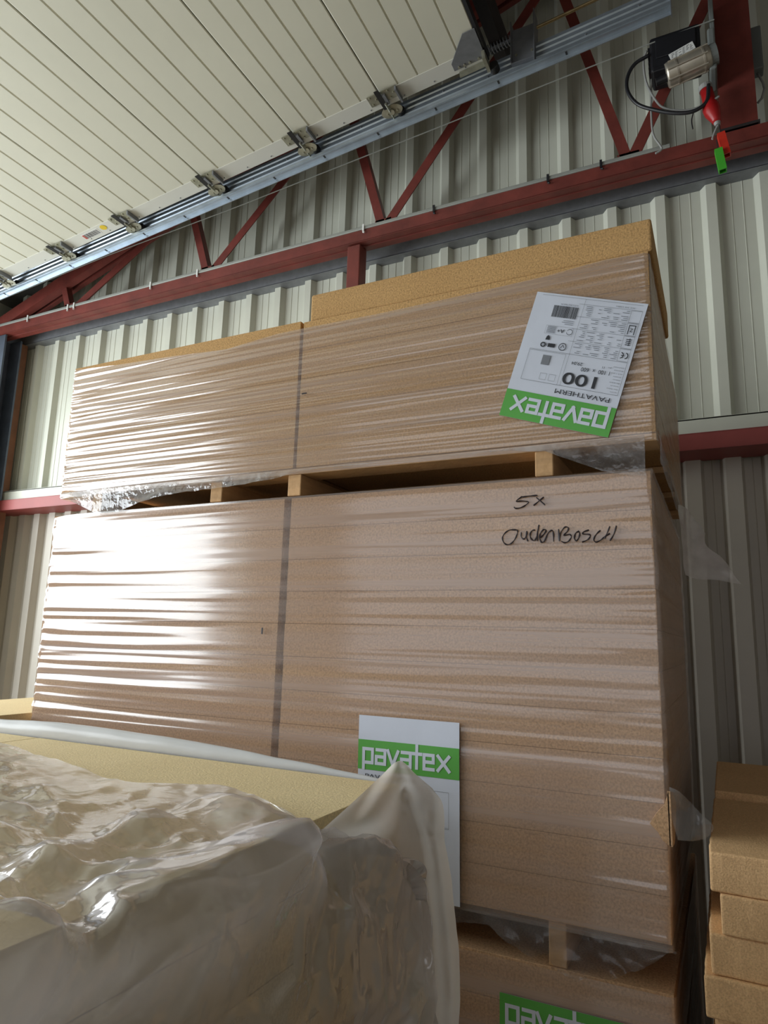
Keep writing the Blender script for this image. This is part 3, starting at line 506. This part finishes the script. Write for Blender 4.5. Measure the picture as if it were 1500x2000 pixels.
# ---------------------------------------------------------------- packs of fibre board
def boards(x0, x1, y0, y1, z0, n, th, jit=.0008, groove=.0012):
    """a stack of n boards, seams and tiny offsets modelled"""
    bm = BM()
    for k in range(n):
        jx, jy = random.uniform(-jit, jit), random.uniform(-jit, jit) * .7
        box(bm, x0 + jx, x1 + jx, y0 + jy, y1 + jy, z0 + k * th + .0004, z0 + (k + 1) * th - .0004, groove, seg=2)
    return bm
def wrap_shell(x0, x1, y0, y1, zb, zt, amp, sx, sz, seed, corner_amp=.0016, bulge=0, nz=None, off=.0045, zamp=.4):
    """stretch film wound round the pack; zb/zt are functions of x for the film's own edges"""
    bm = BM(); x0 -= off; x1 += off; y0 -= off; y1 += off; rad = .016; P = []
    def seg(a, b, n): return [(a[0] + (b[0] - a[0]) * i / n, a[1] + (b[1] - a[1]) * i / n) for i in range(n)]
    def edge(a, b, nrm, n):
        # denser near the ends
        for i in range(n):
            t = i / n; t = t - .10 * math.sin(2 * math.pi * t)
            P.append((a[0] + (b[0] - a[0]) * t, a[1] + (b[1] - a[1]) * t, nrm[0], nrm[1]))
    def arc(cx, cy, a0, n=5):
        for i in range(n):
            a_ = a0 + math.pi / 2 * i / n; P.append((cx + rad * math.cos(a_), cy + rad * math.sin(a_), math.cos(a_), math.sin(a_)))
    edge((x0 + rad, y0), (x1 - rad, y0), (0, -1), 110); arc(x1 - rad, y0 + rad, -math.pi / 2)
    edge((x1, y0 + rad), (x1, y1 - rad), (1, 0), 46); arc(x1 - rad, y1 - rad, 0)
    edge((x1 - rad, y1), (x0 + rad, y1), (0, 1), 40); arc(x0 + rad, y1 - rad, math.pi / 2)
    edge((x0, y1 - rad), (x0, y0 + rad), (-1, 0), 40); arc(x0 + rad, y0 + rad, math.pi)
    S = [0]
    for a, b in zip(P, P[1:]): S.append(S[-1] + math.hypot(b[0] - a[0], b[1] - a[1]))
    nz = nz or int((zt(0) - zb(0)) / .0062); rows = []
    for j in range(nz + 1):
        v = j / nz; row = []
        for (x, y, nx, ny), s in zip(P, S):
            a, b = zb(x), zt(x); z = a + (b - a) * v
            h = amp * (N(s * sx + seed, z * sz, seed) * .8 + .5 * N(s * sx * 2.3, z * sz * 2.4, seed + 5))
            if ny < -.5:
                h *= .10 + 1.0 * math.exp(-(x - x0) / .55)
                dl = min(x - x0, x1 - x); g_ = math.exp(-dl / .10)
                h += corner_amp * g_ * N(s * 4, z * 75, seed + 9)
                h += .0016 * math.exp(-dl / .02) * (math.sin(z * 571 + 3 * N(z * 30, seed)) if amp < .0025 else 0)
                h += amp * 1.4 * math.exp(-abs(x - x0) / .5) * N(s * sx * .7, z * sz * 1.7, seed + 3)
            if nx > .5: h = h * .3 + amp * .7 * N(s * 5 - z * 5, z * 22 + s * 14, seed + 11) + bulge * math.sin(math.pi * min(1, max(0, v)))
            h = max(h, -.003)
            row.append(bm.verts.new((x + nx * h, y + ny * h, z)))
        rows.append(row)
    n = len(P)
    for a, b in zip(rows, rows[1:]):
        for i in range(n): bm.faces.new((a[i], a[(i + 1) % n], b[(i + 1) % n], b[i]))
    return bm
def interp(L, x, kx=0, kv=2):
    if x <= L[0][kx]: return L[0][kv]
    for a, b in zip(L, L[1:]):
        if x <= b[kx]:
            t = (x - a[kx]) / max(1e-6, b[kx] - a[kx]); return a[kv] + (b[kv] - a[kv]) * t
    return L[-1][kv]

# -- printed product label -------------------------------------------------
def ribbon(bm, L, pts, w):
    for a, b in zip(pts, pts[1:]):
        dx, dy = b[0] - a[0], b[1] - a[1]; l = math.hypot(dx, dy) or 1e-6; dx /= l; dy /= l; e = w / 2
        q = [(a[0] - dx * e - dy * e, a[1] - dy * e + dx * e), (b[0] + dx * e - dy * e, b[1] + dy * e + dx * e), (b[0] + dx * e + dy * e, b[1] + dy * e - dx * e), (a[0] - dx * e + dy * e, a[1] - dy * e - dx * e)]
        bm.faces.new([bm.verts.new(L(*p)) for p in q])
def rect(bm, L, u0, v0, u1, v1): bm.faces.new([bm.verts.new(L(*p)) for p in ((u0, v0), (u1, v0), (u1, v1), (u0, v1))])
def frame(bm, L, u0, v0, u1, v1, w=.0006): ribbon(bm, L, [(u0, v0), (u1, v0), (u1, v1), (u0, v1), (u0, v0)], w)
def text(bm, L, s, u, v, size, width=None, bold=0):
    cu = bpy.data.curves.new('t', 'FONT'); cu.body = s; cu.size = 1; cu.offset = bold
    to = bpy.data.objects.new('t', cu); COL.objects.link(to); bpy.context.view_layer.update()
    me = to.to_mesh(); vs = [(p.co.x, p.co.y) for p in me.vertices]; fs = [tuple(p.vertices) for p in me.polygons]
    x0 = min(p[0] for p in vs); x1 = max(p[0] for p in vs); sc = size / .73; sxx = sc if width is None else width / (x1 - x0)
    V = [bm.verts.new(L(u + (x - x0) * sxx, v - y * sc)) for x, y in vs]
    for f_ in fs: bm.faces.new([V[i] for i in f_])
    to.to_mesh_clear(); bpy.data.objects.remove(to); bpy.data.curves.remove(cu)
def logo(bm, L, u, v, top, bot, xh=.045, k=1.0):
    """pavatex lettering, square sans with tall t and deep p; v = top of the x-height"""
    w = .0088 * k; h = xh; m = v + h * .5; B = v + h - w / 2; T_ = v + w / 2; A = w / 2
    def X(a): return u + a * k
    ribbon(bm, L, [(X(.004), T_), (X(.032), T_), (X(.032), B), (X(.004), B)], w); ribbon(bm, L, [(X(.004), T_), (X(.004), bot - A)], w)
    for o_ in (.044, .122):
        ribbon(bm, L, [(X(o_ + .002), T_), (X(o_ + .027), T_), (X(o_ + .027), B), (X(o_), B), (X(o_), m), (X(o_ + .027), m)], w)
    ribbon(bm, L, [(X(.080), T_), (X(.0955), B)], w); ribbon(bm, L, [(X(.0955), B), (X(.111), T_)], w)
    ribbon(bm, L, [(X(.168), top + A), (X(.168), B)], w); ribbon(bm, L, [(X(.158), T_), (X(.180), T_)], w)
    ribbon(bm, L, [(X(.217), B), (X(.190), B), (X(.190), T_), (X(.217), T_), (X(.217), m), (X(.190), m)], w)
    ribbon(bm, L, [(X(.231), T_), (X(.262), B)], w); ribbon(bm, L, [(X(.262), T_), (X(.231), B)], w)
def arcpts(cu, cv, r0, a0, a1, n=10): return [(cu + r0 * math.cos(a0 + (a1 - a0) * i / n), cv + r0 * math.sin(a0 + (a1 - a0) * i / n)) for i in range(n + 1)]
def product_label(parent, O, Uv, Vv, W, H, band0, y, label):
    O = Vector(O); Uv = Vector(Uv).normalized(); Vv = Vector(Vv).normalized()
    def mk(lift):
        def L(a, b):
            p = O + Uv * a + Vv * b; return Vector((p.x, y - lift + .0012 * N(p.x * 9, p.z * 14), p.z))
        return L
    L0 = mk(0)
    bm = BM(); nu, nv = 14, 18
    rows = [[L0(W * i / nu, H * j / nv) for i in range(nu + 1)] for j in range(nv + 1)]; grid_surface(bm, rows)
    P = obj('product_label', bm, M['paper'], parent, label=label)
    L1 = mk(.0012); b1 = band0 + .080
    bm = BM(); grid_surface(bm, [[L1(W * i / nu, band0 + (b1 - band0) * j / 4) for i in range(nu + 1)] for j in range(5)]); obj('green_band', bm, M['green'], P)
    L2 = mk(.0022); bm = BM(); logo(bm, L2, .010 + .004, band0 + .020, band0, b1, .045, (W - .035) / .27); obj('brand_lettering', bm, M['paper'], P)
    bm = BM(); g = BM(); b = b1
    text(bm, L2, 'PAVATHERM', .024, b + .0235, .0135, .150)
    frame(bm, L2, .008, b + .034, W - .030, b + .125)
    ribbon(bm, L2, [(.165, b + .034), (.165, b + .285)], .0005)
    text(bm, L2, '100', .072, b + .073, .034, .092, .012)
    text(bm, L2, '1 100  x  600', .044, b + .094, .0115, .078)
    text(g, L2, 'pce', .044, b + .106, .005); text(bm, L2, '11', .062, b + .106, .007); text(bm, L2, '29,04', .122, b + .106, .009, .030)
    for k in range(9): text(g, L2, ['Largeur de panneau', 'Dicke / thickness', 'Format mm', 'Breite', 'Nutzbreite', 'Anzahl', 'm2 / pal', 'Kante', 'Deckmass'][k], .012, b + .042 + k * .0085, .0032, random.uniform(.018, .03))
    # certification rows
    y0 = b + .127
    for k in range(4):
        frame(bm, L2, .008, y0 + k * .036, .030 + .006, y0 + .033 + k * .036, .0005)
        for j in range(6):
            for c_ in range(5):
                if random.random() < .72:
                    u0 = .040 + c_ * .025; rect(g, L2, u0, y0 + .003 + k * .036 + j * .0052, u0 + random.uniform(.006, .022), y0 + .0046 + k * .036 + j * .0052)
        ribbon(bm, L2, [(.008, y0 + .0345 + k * .036), (W - .13, y0 + .0345 + k * .036)], .0005)
    for cc_ in (.0175, .0295):
        ribbon(bm, L2, [(a_, b_) for a_, b_ in arcpts(cc_ + .002, y0 + .016, .0078, math.pi * .6, math.pi * 1.4, 8)], .0024)
    ribbon(bm, L2, [(.0225, y0 + .016), (.0285, y0 + .016)], .0022)
    for k in range(4): ribbon(bm, L2, [(.016, y0 + .046 + k * .005), (.027, y0 + .046 + k * .005)], .0022)
    ribbon(bm, L2, [(.019, y0 + .044), (.019, y0 + .064)], .0015)
    ribbon(bm, L2, [(.014, y0 + .076), (.014, y0 + .100), (.030, y0 + .100), (.030, y0 + .076)], .0022)
    ribbon(bm, L2, [(.020, y0 + .083), (.025, y0 + .083), (.020, y0 + .091), (.025, y0 + .091)], .0015)
    # right hand column
    u0 = .180
    frame(bm, L2, u0 + .004, b + .042, u0 + .022, b + .060, .0005); frame(bm, L2, u0 + .03, b + .042, u0 + .048, b + .060, .0005)
    rect(g, L2, u0 + .034, b + .084, u0 + .056, b + .112)
    frame(bm, L2, u0 - .006, b + .034, W - .03, b + .122, .0005)
    ribbon(bm, L2, arcpts(u0 + .010, b + .142, .010, 0, 2 * math.pi, 18), .0018); ribbon(bm, L2, [(u0 + .005, b + .140), (u0 + .010, b + .147), (u0 + .015, b + .138)], .0015)
    rect(bm, L2, u0 + .032, b + .136, u0 + .052, b + .147); text(bm, L2, 'EPD', u0 + .054, b + .146, .007, .012)
    ribbon(bm, L2, arcpts(u0 + .066, b + .141, .006, 0, 2 * math.pi, 10), .003)
    bm.faces.new([bm.verts.new(L2(*q)) for q in ((u0 + .052, b + .156), (u0 + .064, b + .156), (u0 + .062, b + .166), (u0 + .058, b + .170), (u0 + .053, b + .165))])
    ribbon(bm, L2, arcpts(u0 + .003, b + .186, .008, .5, 6.0, 14), .0012)
    text(bm, L2, 'A+', u0 + .018, b + .191, .011, .020, .01)
    frame(g, L2, u0 - .006, b + .174, u0 + .072, b + .198, .0005)
    for j in range(8): rect(g, L2, u0 + .044, b + .177 + j * .0026, u0 + .068, b + .1782 + j * .0026)
    for j in range(3): rect(g, L2, u0, b + .206 + j * .005, u0 + random.uniform(.02, .035), b + .2075 + j * .005)
    x = u0 - .002
    while x < u0 + .066:
        w_ = random.choice((.0008, .0014, .002)); rect(bm, L2, x, b + .224, x + w_, b + .258); x += w_ + random.choice((.0008, .0013))
    text(g, L2, '4 031 842 960 04', u0, b + .265, .0045, .05)
    text(g, L2, 'PAVE  24 BI  5 340016', .030, b + .277, .004, .05)
    if b + .285 < H: ribbon(bm, L2, [(.010, b + .285), (W - .02, b + .285)], .0005)
    obj('print', bm, M['ink'], P); obj('fine_print', g, M['inkgrey'], P)
    return P

# ---- pack under the middle one (lowest of the wrapped column)
def pack(label, x0, x1, y0, y1, z0, z1, name='wrapped_board_pack', group=None, gap=.01, n=11, runners=((.02, .06), (.26, .30), (.78, .82), (1.08, 1.12), (1.38, 1.42), (1.905, 1.955), (2.13, 2.18)), rh=.1):
    PK = thing(name, label, 'board pack', ((x0 + x1) / 2, (y0 + y1) / 2, z0 - rh), group)
    xm = (x0 + x1) / 2; ym = (y0 + y1) / 2; th = (z1 - z0) / n
    for (a, b) in ((x0, xm - gap / 2), (xm + gap / 2, x1)):
        for (c_, d_) in ((y0, ym - .002), (ym + .002, y1)):
            obj('board_stack', boards(a, b, c_, d_, z0, n, th), M['board'], PK)
    for a, b in runners:
        if a + x0 < x1:
            bm = BM(); box(bm, x0 + a, x0 + b, y0 + .004, y1 - .01, z0 - rh, z0 - .0005, .003); obj('pallet_runner', bm, M['timber'], PK)
    return PK
P3 = pack('plastic wrapped pack of tan boards at the bottom of the column, partly hidden', 0.0, 2.2, 0, 1.2, .1, 1.2, runners=((.02, .1), (1.05, 1.15), (2.1, 2.18)))
bm = wrap_shell(0, 2.2, 0, 1.2, lambda x: .06, lambda x: 1.195, .003, .7, 26, 31, bulge=.0)
obj('stretch_wrap', bm, M['wrap'], P3, True)
product_label(P3, (1.804, -.014, 1.122), (1, 0, .0), (0, 0, -1), .30, .40, 0, -.0095, 'white label with green band, cut off by the frame bottom')
# ---- middle pack
P2 = pack('tall wrapped board pack in the middle with black handwriting on it', 0.0, 2.2, 0, 1.2, 1.3, 2.4, gap=.026, runners=((.02, .06), (.55, .60), (1.07, 1.12), (1.50, 1.54), (1.922, 1.965)))
def zt2(x): return 2.4035 - .012 * math.exp(-max(0, x) / .05)
bm = wrap_shell(0, 2.2, 0, 1.2, lambda x: 1.285 + .004 * N(x * 5), zt2, .0036, .55, 24, 12, bulge=.006, corner_amp=.003)
W2 = obj('stretch_wrap', bm, M['wrap'], P2, True)
bm = BM(); rows = []
for j in range(21):
    rows.append([Vector((-.005 + 2.21 * i / 60, -.005 + 1.21 * j / 20, 2.4045 + .0022 * abs(N(i * .25, j * .6)))) for i in range(61)])
grid_surface(bm, rows); obj('top_film', bm, M['wrap_tail'], P2, True)
for q, s in enumerate(D['HW']):
    bm = BM()
    pts = smoothpts([(x, -.0095, z) for x, z in s], 5) if len(s) > 2 else [Vector((x, -.0095, z)) for x, z in s]
    tube(bm, pts, [.0018 + .0005 * math.sin(i * .9) for i in range(len(pts))], 6)
    obj('marker_stroke', bm, M['marker'], P2)
bm = BM(); box(bm, 1.035, 1.040, -.0150, -.0130, 1.965, 1.985); obj('mark', bm, M['marker'], P2)
product_label(P2, (1.392, -.014, 1.745), (1, 0, 0), (.012, 0, -1), .303, .452, .066, -.0105, 'white label with a green band, standing upright')
# torn and loose film of the middle pack
def loose(ctrl, mat, parent, nu=6, nv=6, amp=.004, fr=20, name='loose_film', seed=0):
    rows = upsample(ctrl, nu, nv)
    for i, rw in enumerate(rows):
        for j, p in enumerate(rw):
            k = Vector((N(p.x * fr + seed, p.y * fr, p.z * fr), N(p.x * fr, p.y * fr + 40, p.z * fr + seed), N(p.x * fr + 9, p.y * fr, p.z * fr - 7)))
            rw[j] = Vector(p) + k * amp
    bm = BM(); grid_surface(bm, rows); return obj(name, bm, mat, parent, True)
loose([[Vector(p) for p in rw] for rw in D['FLAP']], M['flap'], P2, amp=.006, seed=2)
loose([[Vector(p) for p in rw] for rw in D['TEAR']], M['wrap_tail'], P2, amp=.006, seed=3)
bm = BM(); oc = [(2.2085, 1.632), (2.198, 1.60), (2.180, 1.580), (2.165, 1.556), (2.182, 1.540), (2.192, 1.522), (2.2085, 1.512)]
fr_ = [bm.verts.new((x, -.0135, z)) for x, z in oc]; bm.faces.new(fr_)
bk_ = [bm.verts.new((x, -.002, z)) for x, z in oc]; bm.faces.new(bk_[::-1])
for k in range(7): bm.faces.new((fr_[k], bk_[k], bk_[(k + 1) % 7], fr_[(k + 1) % 7]))
sd_ = [(-.0135, 1.632), (-.0135, 1.512), (.05, 1.505), (.12, 1.535), (.16, 1.575), (.10, 1.60), (.04, 1.625)]
a_ = [bm.verts.new((2.2125, y, z)) for y, z in sd_]; b_ = [bm.verts.new((2.206, y, z)) for y, z in sd_]; bm.faces.new(a_); bm.faces.new(b_[::-1])
for k in range(7): bm.faces.new((a_[k], b_[k], b_[(k + 1) % 7], a_[(k + 1) % 7]))
obj('torn_corner', bm, M['board'], P2, label='bare yellow board corner showing through the torn film')
def curtain(line, ztop, mat, parent, y=-.006, n=8, amp=.006, seed=0, name='hanging_film'):
    x0, x1 = line[0][0], line[-1][0]; K = 60; rows = []
    for j in range(n + 1):
        rw = []
        for i in range(K + 1):
            x = x0 + (x1 - x0) * i / K; zb_ = interp(line, x) + .004 * N(x * 40, seed); zt_ = ztop(x) if callable(ztop) else ztop; t = j / n
            z = zt_ + (min(zb_, zt_ - .002) - zt_) * t
            rw.append(Vector((x, y - abs(N(x * 14, z * 20, seed)) * amp * t - .004 * t, z)))
        rows.append(rw)
    bm = BM(); grid_surface(bm, rows); return obj(name, bm, mat, parent, True)
curtain(D['HANG1'], 1.292, M['wrap_low'], P2, amp=.02, seed=4)
curtain(D['HANG2'], 1.292, M['wrap_low'], P2, amp=.03, seed=7)
# ---- upper pack, not full height
P1 = thing('wrapped_board_pack', 'uppermost wrapped board pack with a tilted upside-down label', 'board pack', (1.1, .6, 2.4))
P1x = .018
for a, b in ((0, 1.094), (1.106, 2.2)):
    for c_, d_ in ((0, .598), (.602, 1.2)):
        obj('board_stack', boards(a + P1x, b + P1x, c_, d_, 2.5, 5, .1017 if a > 1 else .103), M['board_top'], P1)
for y0 in (.0, .36, .74, 1.1):
    bm = BM(); box(bm, P1x + .01, 2.2 + P1x, y0 + .002, y0 + .098, 2.4785, 2.4985, .002); obj('deck_board', bm, M['timber'], P1)
for a in (.20, .775, 1.095, 1.905, ):
    bm = BM(); box(bm, a, a + .05, .0, 1.2, 2.4075, 2.478, .003); obj('pallet_runner', bm, M['timber'], P1)
WT = D['WTOP']
bm = wrap_shell(P1x, 2.2 + P1x, 0, 1.2, lambda x: 2.478 - .010 * math.exp(-max(0, x) / .3), lambda x: min(interp(WT, x), 3.006 if x > 1.12 else 3.02), .0022, .5, 40, 5, corner_amp=.0035, nz=190)
obj('stretch_wrap', bm, M['wrap_upper'], P1, True)
curtain(D['TORN'], lambda x: 2.492, M['wrap_tail'], P1, y=-.012, amp=.022, seed=11, n=12)
bm = BM()
rows = []
for j in range(9):
    rows.append([Vector((2.2 + P1x + .008 + .004 * N(i * .5, j * .6), -.01 + 1.21 * i / 30, 2.49 - (.075 + .01 * N(i * .3, 3)) * j / 8)) for i in range(31)])
grid_surface(bm, rows); obj('hanging_film', bm, M['wrap_tail'], P1, True)
bm = BM(); box(bm, .02, .20, -.004, .02, 2.462, 2.50, .006, rot=Matrix.Rotation(.10, 3, 'Y')); obj('torn_corner', bm, M['board'], P1)
product_label(P1, (2.101, -.014, 2.494), (-.292, 0, .098), (.113, 0, .353), .309, .372, 0, -.0105, 'white label with green band, tilted and upside down')
bm = BM(); box(bm, 1.14, 1.158, -.0145, -.012, 2.745, 2.749); obj('mark', bm, M['marker'], P1)
# loose board on top
bm = BM(); rows = None
box(bm, 1.128 + P1x, 2.2 + P1x + .012, .004, .604, 3.0095, 3.106, .007, seg=3)
single('insulation_board', bm, M['board_top'], 'unwrapped tan fibre board lying on the right half of the upper pack', 'board')

# ---------------------------------------------------------------- board pile on the right
BL = ['topmost board of the front right pile, flat upper face showing', 'second board from the top of the front right pile, set back left edge',
      'third board from the top of the front right pile', 'fourth board from the top of the front right pile, sticking out leftmost',
      'lowest board in view of the front right pile, with frayed edge', 'board under the lowest one in view of the right pile']
xo = (2.290, 2.307, 2.281, 2.268, 2.284, 2.275); yo = (-.100, -.104, -.098, -.108, -.09, -.1)
for k in range(6):
    z1 = 1.535 - k * .0795; bm = BM(); r3 = Matrix.Rotation(random.uniform(-.006, .006), 3, 'Z')
    box(bm, xo[k], xo[k] + 1.1, yo[k], yo[k] + .598, z1 - .079, z1, .005, rot=r3, seg=3)
    bmesh.ops.subdivide_edges(bm, edges=[e for e in bm.edges if e.calc_length() > .2], cuts=60, use_grid_fill=True)
    for v in bm.verts:
        v.co += Vector((N(v.co.x * 40, v.co.y * 40, v.co.z * 40), N(v.co.x * 30 + 9, v.co.y * 30, v.co.z * 30), .3 * N(v.co.x * 25, v.co.y * 25, v.co.z + 4))) * .0022
    single('fibre_board', bm, M['board_brown'], BL[k], 'board', 'boards of the front right pile')
BL2 = ['board on top of the rear right pile, ragged top edge against the wall', 'board below the top one of the rear right pile']
for k in range(2):
    z1 = 1.553 - k * .0795; bm = BM(); box(bm, 2.294, 3.394, .515 + .004 * k, 1.11, z1 - .079, z1, .005, seg=3)
    single('fibre_board', bm, M['board_brown'], BL2[k], 'board', 'boards of the rear right pile')
PR = pack('pack of boards carrying the front right board pile', 2.275, 3.375, -.10, .498, .1, 1.057, name='board_pack', runners=((.02, .1), (.5, .6), (1.0, 1.08)), n=12)
PQ = pack('pack of boards carrying the rear right board pile', 2.290, 3.390, .512, 1.11, .1, 1.3935, name='board_pack', runners=((.02, .1), (.5, .6), (1.0, 1.08)), n=17)

# ---------------------------------------------------------------- pack at far left, and the near pack under polythene
PL = thing('board_pack', 'pale board pack behind the near one, left of the wrapped column', 'board pack', (-.29, .2, 0))
obj('board_stack', boards(-.56, -.035, -.38, .80, .1, 15, .1033), M['board_pale'], PL)
for a in (-.5, -.3, -.12):
    bm = BM(); box(bm, a, a + .06, -.37, .79, 0, .0995); obj('pallet_runner', bm, M['timber'], PL)
PF = thing('covered_board_pack', 'near stack of pale boards half covered by a crumpled clear plastic sheet', 'board pack', (.62, -1.05, 0))
ZT = 1.665
for a, b in ((-.505, .618), (.626, 1.728)):
    obj('board_stack', boards(a, b, -1.66, -.452, .1, 16, (ZT - .1) / 16, .003), M['board_pale'], PF)
for a in (-.48, .0, .56, 1.1, 1.6):
    bm = BM(); box(bm, a, a + .08, -1.65, -.46, 0, .0995); obj('pallet_runner', bm, M['timber'], PF)
# white fold of film along the far edge
bm = BM(); B_ = D['BAND']; path = smoothpts([(x, -.43, z) for x, y, z, h in B_], 8); hh = smoothpts([(h, 0, 0) for x, y, z, h in B_], 8)
rings = []
for p, h in zip(path, hh):
    ring = []
    for k in range(14):
        a_ = 2 * math.pi * k / 14; rr_ = h.x * (1 + .12 * N(p.x * 7, k * .4)); ring.append(bm.verts.new((p.x, p.y + math.cos(a_) * rr_ * .75, p.z + math.sin(a_) * rr_ + .002 * N(p.x * 11))))
    rings.append(ring)
for a, b in zip(rings, rings[1:]):
    for k in range(14): bm.faces.new((a[k], a[(k + 1) % 14], b[(k + 1) % 14], b[k]))
obj('rolled_film_edge', bm, M['cover_fold'], PF, True, label='white rolled edge of the plastic')
def crumple(p, amp, seed):
    x, y, z = p.x, p.y, p.z
    wx = x + .06 * N(x * 5, y * 5, z * 5); wz = z + .06 * N(x * 5 + 7, y * 5, z * 5)
    f1 = ridge(wx * 2.2 + y * 1.3 + seed, y * 3.2 - wz * 1.8, wz * 4.5 + x) * 1.0
    f2 = ridge(wx * 5 + seed * 2, y * 4.0 + wz * 6, wz * 8 - y * 5) * .62
    f3 = ridge(wx * 12, y * 9 + seed + wz * 9, wz * 15 - y * 9) * .30
    f4 = ridge(wx * 30, y * 24 + seed, wz * 30 - y * 12) * .10
    return (f1 * .9 + f2 * .75 + f3 * .9 + f4 * 1.1 - .8) * amp
FO = [[Vector(q) for q in L] for L in D['FOLDS']]
def folds(p):
    h = 0
    for L, A_, w_ in zip(FO, D['FOLDAMP'], D['FOLDW']):
        best = 9
        for k in range(len(L) - 1):
            a, b = L[k], L[k + 1]; ab = b - a; t = max(0, min(1, (p - a).dot(ab) / ab.length_squared)); best = min(best, (p - a - ab * t).length)
        best = max(0, best - .012); h += A_ * math.exp(-best / w_)
    return h
ctrl = [[Vector(p) for p in D['FA0']]] + [[Vector(p) for p in rw] for rw in D['FA']]
rows = upsample(ctrl, 32, 32); nr, nc = len(rows), len(rows[0]); out = []
for i, rw in enumerate(rows):
    o_ = []
    for j, p in enumerate(rw):
        a = rows[min(i + 1, nr - 1)][j] - rows[max(i - 1, 0)][j]; b = rw[min(j + 1, nc - 1)] - rw[max(j - 1, 0)]
        n_ = a.cross(b).normalized()
        if n_.dot(Vector(D['CAM']['loc']) - p) < 0: n_ = -n_
        t = min(1, i / 32); edge_ = .25 + .75 * t
        q = p + n_ * (crumple(p, .020, 3.3) + folds(p) * min(1, i / 26)) * edge_
        ex, ez = q.x - 1.69, q.z - (ZT - .045); rr_ = .062 + .006 * N(q.x * 12, q.y * 12, q.z * 12)
        if ex <= 0 and ez <= 0:
            if ez > ex: ez = rr_
            else: ex = rr_
        elif ex <= 0: ez = max(ez, rr_)
        elif ez <= 0: ex = max(ex, rr_)
        elif math.hypot(ex, ez) < rr_:
            h_ = rr_ / math.hypot(ex, ez); ex *= h_; ez *= h_
        q.x, q.z = 1.69 + ex, ZT - .045 + ez
        o_.append(q)
    out.append(o_)
bm = BM(); grid_surface(bm, out); obj('plastic_sheet', bm, M['cover'], PF, True, label='crumpled translucent plastic sheet')
ctrl = [[Vector(p) for p in rw] for rw in D['FB']]
rows = upsample(ctrl, 10, 10); out = []
for i, rw in enumerate(rows):
    out.append([p + Vector((.0, -1, .0)) * (.010 * ridge(p.x * 9 + p.z * 7, p.z * 3, 4) + .004 * N(p.x * 30, p.z * 30)) * min(1, .2 + i / 10) for p in rw])
bm = BM(); grid_surface(bm, out); obj('sheet_corner', bm, M['cover_milky'], PF, True, label='milky corner of the sheet pulled up into a point')
